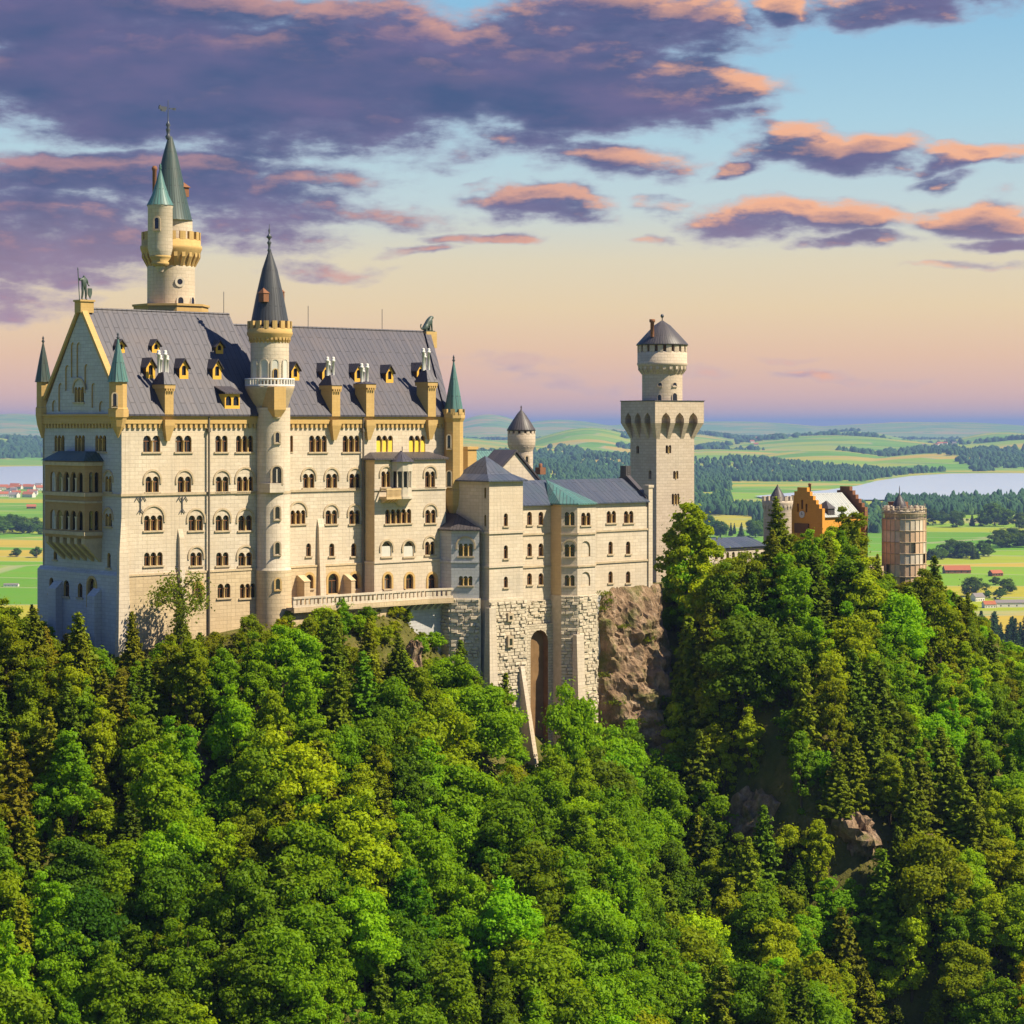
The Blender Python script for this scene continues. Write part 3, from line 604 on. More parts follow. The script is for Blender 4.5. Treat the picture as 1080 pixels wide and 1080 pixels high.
def pix_prof(px, v, rows):
    """(half width, row) pairs in photo pixels -> (radius, height) at that depth"""
    k = mpp(px, v); return [(h * k, on_v(px, y, v)[2]) for h, y in rows]
def turret(root, name, px, v, shaft, roof, fin, mats, n=8, win=(), merl=0):
    a = on_v(px, 440, v)[0]; o = MB(); o.lathe(a, v, pix_prof(px, v, shaft), n, 0, n > 10)
    if merl:
        r, z = pix_prof(px, v, [(merl, shaft[-1][1])])[0]
        for j in range(8):
            t = 2 * math.pi * j / 8; o.prism([(a + (r + d) * math.cos(t + e), v + (r + d) * math.sin(t + e)) for d, e in ((-.35, -.2), (0, -.2), (0, .2), (-.35, .2))], z - .3, z + .5)
    t_ = o.build(name, mats[0], root); o = MB(); o.lathe(a, v, pix_prof(px, v, roof), max(n, 8), 0, n > 10); o.build('turret_roof', mats[1], t_)
    o = MB(); p = pix_prof(px, v, fin); o.lathe(a, v, p, 8); o.build('finial', M['metal'], t_)
    for (wx, yt, yb, w) in win:
        q = on_v(wx, yb, v); d = q - CAM_L; d[2] = 0; d /= np.linalg.norm(d); R = max(h for h, _ in shaft[-3:]) * mpp(px, v) * (.94 if n < 10 else 1)
        lat = np.array([-d[1], d[0]]); off = (np.array([q[0] - a, 0]) @ lat)
        c = np.array([a, v]) + lat * off - d[:2] * math.sqrt(max(R * R - off * off, .01)); k = mpp(px, v)
        P = Plane((c[0], c[1], 0), lat * -1 if (lat[0] * -1) > 0 else lat)
        z0, z1 = on_v(wx, yb, v)[2], on_v(wx, yt, v)[2]; f = MB(); poly = arch(0, z0, z1, w * k); big = arch(0, z0 - .15, z1 + .18, w * k + .4)
        f.face([P.at(*s_, .10) for s_ in poly], 1)
        pts = list(zip(big, poly))
        for i in range(len(pts) - 1):
            f.face([P.at(*pts[i][1], .16), P.at(*pts[i][0], .16), P.at(*pts[i + 1][0], .16), P.at(*pts[i + 1][1], .16)], 0); f.face([P.at(*pts[i][0], -.3), P.at(*pts[i + 1][0], -.3), P.at(*pts[i + 1][0], .16), P.at(*pts[i][0], .16)], 0)
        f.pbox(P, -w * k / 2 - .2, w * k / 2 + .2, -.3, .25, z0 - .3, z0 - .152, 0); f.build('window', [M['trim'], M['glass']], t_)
    return t_
turret(palace, 'corner_turret', 124.5, -.6, [(.5, 462), (6.5, 450), (9.5, 441), (10.5, 440), (10.5, 431), (9.5, 430), (9.5, 403)], [(11.5, 403), (11, 401.5), (5.2, 377), (.6, 357)], [(.5, 358), (2.0, 356), (.6, 354.5), (1.4, 353), (.1, 350)], (M['ochre'], M['copper']), 8, ((121, 415, 428, 3.6),))
turret(palace, 'corner_turret', 45.5, GW, [(2, 462), (6.5, 448), (8, 438), (8, 430), (7, 429), (7, 403)], [(9, 403), (8.5, 401), (4.2, 378), (.6, 361)], [(.5, 362), (1.8, 360), (.6, 358), (1.3, 357), (.1, 354)], (M['ochre'], M['copper_dark']), 8)
turret(palace, 'corner_turret', 478.5, -1.2, [(3, 545), (9, 533), (11, 520), (11, 517), (10, 516), (10, 445), (12, 441), (12, 435)], [(10.5, 436), (5.5, 408), (.6, 381)], [(.5, 382), (1.8, 380), (.6, 378.5), (1.2, 377.5), (.1, 374)], (M['ochre'], M['copper']), 8, ((473.5, 497, 512, 4), (473.5, 459, 472, 3)), 12)

# balcony loggia on the west gable
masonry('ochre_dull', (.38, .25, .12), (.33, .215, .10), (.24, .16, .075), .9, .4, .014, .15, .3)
masonry('ochre_stone', (.56, .41, .22), (.50, .36, .19), (.40, .28, .15), 1.2, .48, .016, .2, .3)
LG = 2.7; g0 = Plane((-LG, 0, 0), (0, -1)); a0, _ = g0.px(47.5, 520); a1, _ = g0.px(89.5, 520); Zl = lambda y: g0.px(70, y)[1]
sideP = Plane((-LG, -a1, 0), (1, 0)); m = MB()
wA = Wall(g0, [(a0, Zl(567)), (a1, Zl(567)), (a1, Zl(486)), (a0, Zl(486))]); wS = Wall(sideP, [(0, Zl(567)), (LG, Zl(567)), (LG, Zl(486)), (0, Zl(486))])
for (yt, yb) in ((497.5, 518.5), (538, 558.5)):
    for i in range(5):
        x0 = 53 + i * 7.25; s0, s1 = g0.px(x0, 510)[0], g0.px(x0 + 5.2, 510)[0]; wA.hole(arch((s0 + s1) / 2, Zl(yb), Zl(yt), s1 - s0), .3)
    for i in range(2): wS.hole(arch(1.0 + i * .85, Zl(yb), Zl(yt), .68), .3)
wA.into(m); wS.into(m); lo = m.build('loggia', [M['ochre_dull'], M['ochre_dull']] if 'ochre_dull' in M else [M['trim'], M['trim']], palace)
m = MB()
for y, h, e in ((521, .5, .2), (562, .5, .25), (529, .25, .15), (489, .5, .25)): m.pbox(g0, a0 - e, a1 + e, -LG + .02, e, Zl(y) - h / 2, Zl(y) + h / 2)
m.build('loggia_moulding', M['trim'], lo)
m = MB(); e = .45; b0 = [g0.at(a, 0, d)[:2] for a, d in ((a0 - e, e), (a1 + e, e), (a1 + e, -LG), (a0 - e, -LG))]; b1 = [g0.at(a, 0, d)[:2] for a, d in ((a0 + 1.6, -1.2), (a1 - 1.6, -1.2), (a1 - 1.2, -LG), (a0 + 1.2, -LG))]
m.prism(b0, Zl(486), Zl(476), 0, b1); m.build('loggia_roof', M['copper_dark'], lo)
for (yt, yb) in ((497.5, 518.5), (538, 558.5)):
    for i in range(4):
        m = MB(); s0 = g0.px(53 + i * 7.25 + 6.2, 510)[0]; p = g0.at(s0, 0, .1); m.lathe(p[0], p[1], [(.2, Zl(yb) + .02), (.13, Zl(yb) + .3), (.13, Zl(yt) - 1.1), (.24, Zl(yt) - .8)], 8); m.build('loggia_column', M['pale_trim'], lo)
m = MB(); m.pbox(g0, a0 + .3, a1 - .3, -LG + .03, -1.5, Zl(566), Zl(490)); m.build('loggia_shade_block', M['glass'], lo)  # dark block behind the open arches; its dark colour stands in for shade
m = MB()
for i in range(6):
    c = a0 + .5 + i * (a1 - a0 - 1.) / 5; q0 = [g0.at(a, 0, d)[:2] for a, d in ((c - .3, -LG + .1), (c + .3, -LG + .1), (c + .3, -LG), (c - .3, -LG))]; q1 = [g0.at(a, 0, d)[:2] for a, d in ((c - .4, 0), (c + .4, 0), (c + .4, -LG), (c - .4, -LG))]
    m.prism(q0, Zl(592), Zl(573), 0, q1); m.prism(q1, Zl(573), Zl(567) - .003, 0)
m.build('loggia_corbel', M['trim'], lo)

# projecting bay with oriel
PB = Plane((0, -2.65, 0), (1, 0)); zB = PB.px(425, 485)[1]
wb = Wall(PB, [(uB0, ZP), (uB1, ZP), (uB1, zB), (uB0, zB)]); wbp = Wall(Plane((0, -2.8, 0), (1, 0)), [(uB0 - .15, -44), (uB1, -44), (uB1, ZP + .1), (uB0 - .15, ZP + .1)])
for x0, x1 in ((402.2, 411.6), (448.4, 458.8)): window(palace, wb, x0, x1, 497, 513.7, 2, 'h')
window(palace, wb, 406.3, 433.6, 537, 552, 5); window(palace, wb, 448.6, 459.5, 537.5, 551.6, 2, 'h')
for x0, x1 in ((402.5, 412.8), (425.8, 436.3)): window(palace, wb, x0, x1, 571.5, 587, 1, 'hb')
window(palace, wb, 448.4, 458.4, 571, 585, 2, 'h')
for x0, x1 in ((405.2, 412.5), (428, 435.4), (451.5, 459.6)): window(palace, wbp, x0, x1, 605.5, 621, 1, 'o')
m = MB(); wb.into(m); m.box(uB1 - .01, uB1, -2.65, 0, -44, zB); m.build('bay_wall', [M['stone'], M['ochre']], palace)
m = MB(); m.face([(uB0, 0, -44), (uB0, -2.65, -44), (uB0, -2.65, zB), (uB0, 0, zB)]); m.build('bay_side_wall', M['ochre_stone'] if 'ochre_stone' in M else M['stone_low'], palace)
m = MB(); wbp.into(m); m.face([(uB0 - .15, -.2, -44), (uB0 - .15, -2.8, -44), (uB0 - .15, -2.8, ZP + .1), (uB0 - .15, -.2, ZP + .1)]); m.box(uB0 - .25, uB1, -2.95, -.3, ZP + .101, ZP + .35)
zs2 = PB.px(430, 515.5)[1]; m.box(uB0 - .15, uB1, -2.85, -2.62, zs2 - .15, zs2 + .15); m.build('bay_plinth', [M['stone'], M['ochre']], palace)
m = MB(); zr = on_v(420, 477.5, 0)[2]; m.prism([(uB0 - .35, -3.1), (uB1 + .3, -3.1), (uB1 + .3, 0), (uB0 - .35, 0)], zB + .003, zB + .25, 0); m.prism([(uB0 - .35, -3.1), (uB1 + .3, -3.1), (uB1 + .3, .0), (uB0 - .35, .0)], zB + .25, zr + .1, 0, [(uB0 + 1.2, -.2), (uB1 - 1.2, -.2), (uB1 - 1.2, 0), (uB0 + 1.2, 0)])
m.build('bay_roof', M['slate_brown'], palace)
ou, ov = on_v(429.5, 500, -4.2)[0], -2.75; Zo = lambda y: on_v(429.5, y, -4)[2]
oc = lambda r: [(ou + r * math.cos(math.pi + math.pi * k / 6), ov + r * 1.0 * math.sin(math.pi + math.pi * k / 6)) for k in range(7)]
m = MB(); m.prism(oc(.6), Zo(533.5), Zo(526), 0, oc(1.75)); m.prism(oc(1.95), Zo(526) + .003, Zo(523.5), 0); m.prism(oc(1.6), Zo(523.5), Zo(514), 0)
for k in range(7):
    p = oc(1.55)[k]; m.lathe(p[0], p[1], [(.14, Zo(514)), (.11, Zo(499)), (.18, Zo(497))], 6)
m.prism(oc(1.7), Zo(497), Zo(487), 0); o = m.build('oriel', M['pale_trim'], palace)
m = MB(); m.prism(oc(1.3), Zo(514) + .01, Zo(497) - .01, 0); m.build('oriel_glass', M['glass'], o)
m = MB(); m.pyramid(oc(2.05), Zo(487), (ou, ov, Zo(475))); m.tube((ou, ov - .3, Zo(476)), (ou, ov - .3, Zo(471)), .06); m.build('oriel_roof', M['slate'], o)
u_a, u_b = PB.px(400, 525)[0], ou - 1.2; m = MB()
m.box(u_a, u_b, -4.35, -2.66, Zo(523.5) - .35, Zo(523.5)); m.box(u_a, u_b, -4.35, -4.12, Zo(516.3), Zo(514.7)); m.box(u_a, u_a + .2, -4.11, -2.66, Zo(516.3), Zo(514.7))
for i in range(12): x = u_a + .1 + i * (u_b - u_a - .3) / 11; m.box(x, x + .13, -4.33, -4.15, Zo(523.5), Zo(516.3))
for i in range(4): x = u_a + .3 + i * (u_b - u_a - .8) / 3; m.prism([(x, -3), (x + .35, -3), (x + .35, -2.66), (x, -2.66)], Zo(530), Zo(526), 0, [(x, -4.25), (x + .35, -4.25), (x + .35, -2.66), (x, -2.66)])
m.build('balcony', M['ochre_stone'], palace)

# ------------------------------------------------------------------ towers
def axis(px, v): return on_v(px, 448, v)[0]
def lathe_px(m, px, v, rows, n=32, mat=0, smooth=True): m.lathe(axis(px, v), v, pix_prof(px, v, rows), n, mat, smooth)
def wall_window(root, px, v, hw, wx, yt, yb, w, mats=None, round_=False, lights=1, dark=1, frame=.25):
    """window on a round tower of half width hw pixels; seen at wx"""
    k = mpp(px, v); R = hw * k; a = axis(px, v); q = on_v(wx, yb, v); d = q - CAM_L; d[2] = 0; d /= np.linalg.norm(d); lat = np.array([-d[1], d[0]])
    off = float(np.array([q[0] - a, 0]) @ lat); nrm = lat * off / R - d[:2] * math.sqrt(max(1 - (off / R) ** 2, .02)); c = np.array([a, v]) + nrm * R * .985
    P = Plane((c[0], c[1], 0), (-nrm[1], nrm[0])); P = P if P.n[:2] @ nrm > 0 else Plane((c[0], c[1], 0), (nrm[1], -nrm[0]))
    sc = 1 / max(.45, float(-(nrm @ d[:2]))); W = w * k * sc; z0, z1 = on_v(wx, yb, v)[2], on_v(wx, yt, v)[2]; f = MB()
    if round_:
        r = (z1 - z0) / 2; zc = (z0 + z1) / 2; poly = [(r * .55 * math.cos(t), zc + r * .55 * math.sin(t)) for t in [2 * math.pi * i / 16 for i in range(17)]]; big = [(r * math.cos(t), zc + r * math.sin(t)) for t in [2 * math.pi * i / 16 for i in range(17)]]
    else: poly = arch(0, z0, z1, W); big = arch(0, z0 - .12, z1 + frame * .8, W + 2 * frame)
    pr = .10 + (W * .5) ** 2 / (2 * R)
    for i in range(len(poly) - 1):
        f.face([P.at(*poly[i], pr), P.at(*big[i], pr), P.at(*big[i + 1], pr), P.at(*poly[i + 1], pr)], 0); f.face([P.at(*big[i], -.5), P.at(*big[i + 1], -.5), P.at(*big[i + 1], pr), P.at(*big[i], pr)], 0)
        f.face([P.at(*poly[i], pr), P.at(*poly[i + 1], pr), P.at(*poly[i + 1], -.02), P.at(*poly[i], -.02)], 0)
    if not round_: f.pbox(P, -W / 2 - frame, W / 2 + frame, -.4, pr + .12, z0 - .3, z0 - .121, 0)
    o = f.build('window', mats or [M['trim']], root); g = MB(); g.face([P.at(*p, .035 + (W * .5) ** 2 / (2 * R)) for p in poly])
    if lights == 2: g.pbox(P, -.09, .09, .0, pr - .01, z0 + .02, z1 - W * .3, 1)
    g.build('pane', [M['glass'], M['pale_trim']] if dark else [M['board'], M['pale_trim']], o); return o
def merlons(m, px, v, hw, y0, y1, n, frac=.5, th=.45, a0=0.):
    k = mpp(px, v); R = hw * k; a = axis(px, v); z0, z1 = on_v(px, y0, v)[2], on_v(px, y1, v)[2]; st = 2 * math.pi / n
    for j in range(n):
        t = a0 + st * j; h = st * frac / 2; pts = [(a + r * math.cos(t + e), v + r * math.sin(t + e)) for r, e in ((R - th, -h), (R, -h), (R + .02, 0), (R, h), (R - th, h))]; m.prism(pts, z0, z1)
def corbels(m, px, v, r0, r1, y0, ym, y1, n, frac=.45):
    """brackets that carry an overhanging ring, rounded heads between them"""
    k = mpp(px, v); a = axis(px, v); z0, zm, z1 = (on_v(px, y, v)[2] for y in (y0, ym, y1)); st = 2 * math.pi / n
    for j in range(n):
        t = st * j; h = st * frac / 2; c = lambda r: [(a + rr * k * math.cos(t + e), v + rr * k * math.sin(t + e)) for rr, e in ((r0 - 1, -h), (r, -h), (r, h), (r0 - 1, h))]
        m.prism(c(r0 + .3), z0, zm, 0, c(r1 - .3)); m.prism(c(r1 - .3), zm, z1, 0)
def finial(root, px, v, rows, name='finial'):
    m = MB(); lathe_px(m, px, v, rows, 10); return m.build(name, M['metal'], root)

# round stair tower on the long front
sv = -.9; uv_ = .35
st = thing('stair_tower', 'slender pale round stair tower with white gallery standing against the palace front', 'tower', (axis(288, sv), sv, -30))
m = MB(); lathe_px(m, 288, sv, [(19.6, 780), (19.4, 601)], 36); m.build('tower_foot', M['stone_low'], st)
m = MB(); lathe_px(m, 288, sv, [(19.4, 601), (18.6, 599), (18.0, 598), (18, 430)], 36); m.build('tower_shaft', M['stone'], st)
m = MB(); lathe_px(m, 284.5, uv_, [(14, 446), (17, 436), (22, 420), (25, 412), (26, 409), (26, 407.5), (22, 407)], 36); m.build('gallery_corbel', M['trim'], st)
m = MB(); k = mpp(284, uv_)
lathe_px(m, 284.5, uv_, [(26.4, 400.5), (26.4, 399.2), (24.8, 399.2), (24.8, 400.5)], 36); lathe_px(m, 284.5, uv_, [(26.2, 407.4), (26.2, 405.9), (25, 405.9)], 36); merlons(m, 284.5, uv_, 26, 406.2, 400, 44, .45, .22); m.build('balustrade', M['white'], st)
m = MB(); lathe_px(m, 284.5, uv_, [(20.2, 410), (20.2, 357)], 36); m.build('upper_drum', M['stone'], st)
for wx in (268.5, 278.5, 290, 300.5): wall_window(st, 284.5, uv_, 20.2, wx, 380, 400, 6.6 if 272 < wx < 298 else 4, [M['pale_trim']], dark=0, frame=.2)
wall_window(st, 284.5, uv_, 20.9, 290.5, 390, 399.5, 4, [M['ochre']], frame=.15)
m = MB(); lathe_px(m, 284.5, uv_, [(20.3, 361), (21.2, 358), (24, 353), (24.3, 351), (23.6, 350), (23.6, 347), (22.6, 346.5), (10, 347)], 36); corbels(m, 284.5, uv_, 20.2, 22.5, 362, 359, 355.5, 30, .5); merlons(m, 284.5, uv_, 23.6, 347.2, 339, 16, .56, .5); m.build('battlement', M['ochre'], st)
m = MB(); lathe_px(m, 284.5, uv_, [(20.5, 343), (19.5, 338), (14.5, 312), (8, 284), (1.6, 265), (1.2, 263)], 36); m.build('cone_roof', M['slate_dark'], st)
finial(st, 284, uv_, [(1.2, 266), (2.2, 264), (1.2, 262), (1.4, 258), (2.6, 256), (1, 254), (1.2, 252), (3.4, 250), (1.2, 247.5), (.7, 246), (1.2, 243), (.4, 241), (.3, 237), (.05, 236)])
for wx, y in ((279.5, 313), (296, 312)):
    c = on_v(wx, y, uv_ - 1.5 if wx < 290 else uv_ + .2); d = MB(); d.prism([(c[0] - .45, c[1] - .3), (c[0] + .45, c[1] - .3), (c[0] + .45, c[1] + .9), (c[0] - .45, c[1] + .9)], c[2] - .7, c[2] + .5); d.pyramid([(c[0] - .55, c[1] - .4), (c[0] + .55, c[1] - .4), (c[0] + .55, c[1] + 1), (c[0] - .55, c[1] + 1)], c[2] + .5, (c[0], c[1] + .4, c[2] + 1.3)); d.build('dormer', M['brick_dark'], st)
for wx, yt, yb, w, st_ in ((292.5, 456, 466, 3.8, 0), (292.5, 533.5, 546, 4.6, 0), (292.5, 571, 583, 4.6, 0), (293, 609, 619.5, 4.4, 1)): wall_window(st, 288, sv, 18 if not st_ else 19.4, wx, yt, yb, w, [M['ochre'] if st_ else M['trim']])
wall_window(st, 288, sv, 18, 291.8, 491.5, 508.5, 9.5, [M['trim']], lights=2)
c = on_v(292, 510, sv - 2.55); m = MB(); m.box(c[0] - 1.25, c[0] + 1.25, c[1] - .1, sv, on_v(292, 519.5, sv - 2.5)[2], on_v(292, 509.8, sv - 2.5)[2]); m.build('window_ledge', M['stone'], st)
c = on_v(293, 420, sv - 2.4); zf = lambda y: on_v(293, y, sv - 2.9)[2]; m = MB(); q = lambda e: [(c[0] - 1.0 - e, c[1] - .55 - e), (c[0] + 1.0 + e, c[1] - .55 - e), (c[0] + 1.0 + e, sv), (c[0] - 1.0 - e, sv)]
m.prism(q(-.5), zf(440), zf(432), 0, q(0)); m.prism(q(0), zf(432), zf(408), 0); m.build('oriel', M['ochre'], st)
wall_window(st, 288, sv, 18.2, 291.8, 427, 439, 4, [M['trim']])
c = on_v(288, 520, 0); m = MB(); lathe_px(m, 288, sv, [(18.5, 520.5), (18.7, 519), (18.5, 517.5)], 36); m.build('string_course', M['trim'], st)

# tall northern tower
nv = 24.5
nt = thing('north_tower', 'tallest pale round tower with green copper cones behind the palace roof', 'tower', (axis(180.5, nv), nv, -30))
m = MB(); lathe_px(m, 180.5, nv, [(25, 560), (25, 284), (25.3, 281.5), (24.8, 281)], 36); m.build('tower_shaft', M['tower_stone_fine'] if 'tower_stone_fine' in M else M['stone'], nt)
k = mpp(180.5, nv); a = axis(180.5, nv); r8 = [(a + 39.5 * k * math.cos(math.pi / 4 * j + .35), nv + 39.5 * k * math.sin(math.pi / 4 * j + .35)) for j in range(8)]
z = lambda y: on_v(180.5, y, nv)[2]; m = MB(); m.prism(r8, z(400), z(324), 0); r9 = [(a + 41 * k * math.cos(math.pi / 4 * j + .35), nv + 41 * k * math.sin(math.pi / 4 * j + .35)) for j in range(8)]; m.prism(r9, z(324) + .002, z(321.8), 0); m.build('tower_gallery', M['ochre'], nt)
m = MB(); lathe_px(m, 180.5, nv, [(24.8, 283), (27, 274), (30.5, 268), (31.5, 265), (32.3, 263), (32.3, 260), (31, 259.5), (31, 254), (30, 253.5), (20, 254)], 40); corbels(m, 180.5, nv, 25, 31, 282, 272, 263.5, 22, .42); merlons(m, 180.5, nv, 31, 254.2, 245.5, 18, .58, .5); m.build('battlement', M['ochre'], nt)
m = MB(); lathe_px(m, 182, nv, [(20.8, 256), (20.8, 231.5)], 32); m.build('upper_drum', M['stone'], nt)
m = MB(); lathe_px(m, 179.5, nv, [(23.5, 233), (22.8, 231), (18.5, 214), (13.5, 190), (8, 165), (3, 147), (2, 144)], 32); m.build('cone_roof', M['copper_dark'], nt)
finial(nt, 177.3, nv, [(2, 147), (3.2, 144), (1.6, 142), (2, 138), (2.6, 136.5), (1.2, 134.5), (2.6, 132), (1.2, 129), (.6, 127.5), (.4, 118), (.35, 106), (.05, 105)])
c = on_v(177.3, 115.5, nv); m = MB(); w = .12
for (x0, x1, y0, y1) in ((-8.5, -1.5, 113.2, 116.4), (-6.5, -2.5, 116.4, 118.2), (-8, -7, 112, 113.2), (1.2, 6, 114.3, 115.0), (4.6, 6.8, 113.6, 115.7)): m.box(c[0] + x0 * k / .743, c[0] + x1 * k / .743, nv - w, nv + w, z(y1), z(y0))
m.build('weathervane', M['metal'], nt)
tv = nv - 3.9; m = MB(); lathe_px(m, 169, tv, [(3, 287), (6, 280), (11, 270), (13, 262), (13, 219), (13.8, 217.5), (13.5, 216.5)], 24); sm_ = m.build('stair_turret', M['stone'], nt)
m = MB(); lathe_px(m, 169, tv, [(14.3, 217), (9, 206), (5, 194), (1.5, 181), (.8, 178.5), (1.8, 177.5), (.8, 176), (1.4, 175), (.1, 172)], 24); m.build('turret_roof', M['copper'], sm_)
m = MB(); lathe_px(m, 169, tv, [(7, 281), (9, 279), (9.4, 277), (8, 276), (11, 272), (11.4, 270), (10, 269)], 20); m.build('turret_corbel', M['ochre'], sm_)
wall_window(nt, 169, tv, 13, 165.3, 230.5, 242, 4.4, [M['trim']])
for wx, yt, yb, w, rd in ((189.5, 293.5, 304.5, 10, True), (190.5, 315, 323, 5.5, False), (203, 315, 322, 3, False)): wall_window(nt, 180.5, nv, 25, wx, yt, yb, w, [M['pale_trim']], rd)
m = MB(); c = on_v(163, 200, nv - 1.5); zz = lambda y: on_v(163, y, nv - 1.5)[2]; m.lathe(c[0], c[1], [(2.2 * k, zz(216)), (2.2 * k, zz(180)), (2.9 * k, zz(179)), (2.9 * k, zz(176.5)), (2 * k, zz(176)), (2 * k, zz(175)), (.1, zz(175))], 10); m.build('chimney', M['brick_dark'], nt)
c = on_v(194.5, 202, nv - 1.2); m = MB(); m.box(c[0] - .55, c[0] + .55, c[1] - .4, c[1] + .8, c[2] - .8, c[2] + .6); m.pyramid([(c[0] - .75, c[1] - .6), (c[0] + .75, c[1] - .6), (c[0] + .75, c[1] + 1), (c[0] - .75, c[1] + 1)], c[2] + .6, (c[0], c[1] + .2, c[2] + 1.4)); m.build('dormer', M['brick_dark'], nt)

# gate tower: square below, round above
GC = on_v(692.3, 448, 9.0); ka = mpp(692, 9.0); t = math.radians(-8); dR = np.array([math.cos(t), math.sin(t)]); dL = np.array([-dR[1], dR[0]]); A = 8.15; B_ = 7.3
gt = thing('gate_tower', 'square pale stone tower with corbelled top, round upper turret and small slate cone', 'tower', (GC[0], GC[1], -28))
g2 = GC[:2]; ctr = g2 + dR * A / 2 + dL * B_ / 2; zg = lambda y: on_v(692.3, y, 9.0)[2]
def sq(e): return [tuple(g2 + dR * a + dL * b) for a, b in ((-e, -e), (A + e, -e), (A + e, B_ + e), (-e, B_ + e))]
PR = Plane((g2[0], g2[1], 0), dR); PLf = Plane((g2[0], g2[1], 0), -dL)
wr = Wall(PR, [(0, -40), (A, -40), (A, zg(461)), (0, zg(461))]); wl2 = Wall(PLf, [(-B_, -40), (0, -40), (0, zg(461)), (-B_, zg(461))])
window(gt, wr, 702, 708, 469.5, 478, 2, 'j'); window(gt, wr, 710, 715.5, 496.5, 505, 2, 'j'); window(gt, wr, 708.5, 716.5, 520.5, 532, 3, 'j'); window(gt, wl2, 671, 674, 470, 478, 1, 'j'); window(gt, wl2, 684, 687, 496, 505, 1, 'j')
m = MB(); wr.into(m); wl2.into(m); q = sq(0); m.face([(*q[1], -40), (*q[2], -40), (*q[2], zg(461)), (*q[1], zg(461))]); m.face([(*q[2], -40), (*q[3], -40), (*q[3], zg(461)), (*q[2], zg(461))]); m.build('tower_shaft', [M['tower_stone'], M['trim']], gt)
# flared machicolation with pointed niches between tapering ribs
e1 = 1.18; m = MB(); NZ = [(q0, q1) for q0, q1 in ((.13, .31), (.41, .59), (.69, .87))]
for P, Lw, s0 in ((PR, A, 0), (PLf, B_, -B_)):
    tot = Lw + 2 * e1; o_ = s0 - e1 if s0 < 0 else -e1; zt1, zt0, zb1 = zg(423), zg(436), zg(461)
    P2 = Plane(P.o + P.n * e1, P.t); W = Wall(P2, [(o_ if s0 == 0 else s0 - e1, zg(446)), (o_ + tot if s0 == 0 else e1, zg(446)), (o_ + tot if s0 == 0 else e1, zt1), (o_ if s0 == 0 else s0 - e1, zt1)])
    W2 = []
    for f0, f1 in NZ:
        lo_, hi_ = (o_ if s0 == 0 else s0 - e1) + tot * f0, (o_ if s0 == 0 else s0 - e1) + tot * f1; c = (lo_ + hi_) / 2; wd = hi_ - lo_
        W.h.append(([(hi_, zg(446) + .001), (hi_, zg(442)), (c + wd * .36, zg(438.6)), (c, zg(435)), (c - wd * .36, zg(438.6)), (lo_, zg(442)), (lo_, zg(446) + .001)], e1, None))
    W.into(m, 0, 0)
    bounds = [0] + [x for f in NZ for x in f] + [1]; st0 = (o_ if s0 == 0 else s0 - e1)
    for i in range(0, len(bounds), 2):
        lo_, hi_ = st0 + tot * bounds[i], st0 + tot * bounds[i + 1]; c = min(max((lo_ + hi_) / 2, s0 + .35), s0 + Lw - .35) if True else 0
        wd = .35; ctr0 = c
        top = [P.at(lo_, 0, e1)[:2], P.at(hi_, 0, e1)[:2], P.at(hi_, 0, 0)[:2], P.at(lo_, 0, 0)[:2]]
        b0 = max(s0, c - wd); b1 = min(s0 + Lw, c + wd)
        bot = [P.at(b0, 0, .03)[:2], P.at(b1, 0, .03)[:2], P.at(b1, 0, -.1)[:2], P.at(b0, 0, -.1)[:2]]
        m.prism(bot, zg(462.5), zg(446), 0, top, cap=False)
q = sq(e1); m.face([(*q[1], zg(446)), (*q[2], zg(446)), (*q[2], zg(423)), (*q[1], zg(423))]); m.face([(*q[2], zg(446)), (*q[3], zg(446)), (*q[3], zg(423)), (*q[2], zg(423))]); q0 = sq(0)
for i in (1, 2): m.face([(*q0[i], zg(461)), (*q0[(i + 1) % 4], zg(461)), (*q[(i + 1) % 4], zg(446)), (*q[i], zg(446))])
m.prism(sq(.001), zg(462), zg(424)); m.build('machicolation', M['tower_stone'], gt)
m = MB(); m.prism(sq(e1 + .12), zg(423) + .002, zg(422.2), 0); m.build('parapet_cap', M['slate_brown'], gt)
gv = ctr[1]; gpx = 540 + FPX * (P0 + U * ctr[0] + V * ctr[1])[0] / (P0 + U * ctr[0] + V * ctr[1])[1]
m = MB(); lathe_px(m, gpx, gv, [(21.3, 430), (21.3, 392)], 36); m.build('upper_shaft', M['tower_stone'], gt)
m = MB(); lathe_px(m, gpx, gv, [(21.4, 395), (23, 392), (25.8, 386), (26.6, 385), (26.6, 383), (26.2, 382.5), (26.2, 372), (25.5, 371.5), (24.5, 371)], 36); corbels(m, gpx, gv, 21.4, 25.8, 395, 390, 384.6, 22, .42); merlons(m, gpx, gv, 26.2, 372, 364, 18, .62, .6); lathe_px(m, gpx, gv, [(23.4, 374), (23.4, 363.5)], 30, 1); m.build('battlement', [M['tower_stone'], M['wood']], gt)
m = MB(); lathe_px(m, gpx, gv, [(24, 364.6), (27.6, 364.4), (27.2, 363), (18, 353), (9, 343.5), (1.5, 338.5), (1, 338)], 36); m.build('cone_roof', M['slate_brown'], gt)
finial(gt, gpx, gv, [(.5, 340), (.5, 335.5), (1.6, 334.5), (1.9, 333), (1.2, 331.6), (.1, 331)])
m = MB(); c = on_v(gpx - 10.5, 350, gv - .8); zz = lambda y: on_v(gpx, y, gv)[2]; m.lathe(c[0], c[1], [(.33, zz(356)), (.33, zz(341)), (.5, zz(340.5)), (.5, zz(337.5)), (.05, zz(337.3))], 8); m.build('chimney', M['brick_dark'], gt)
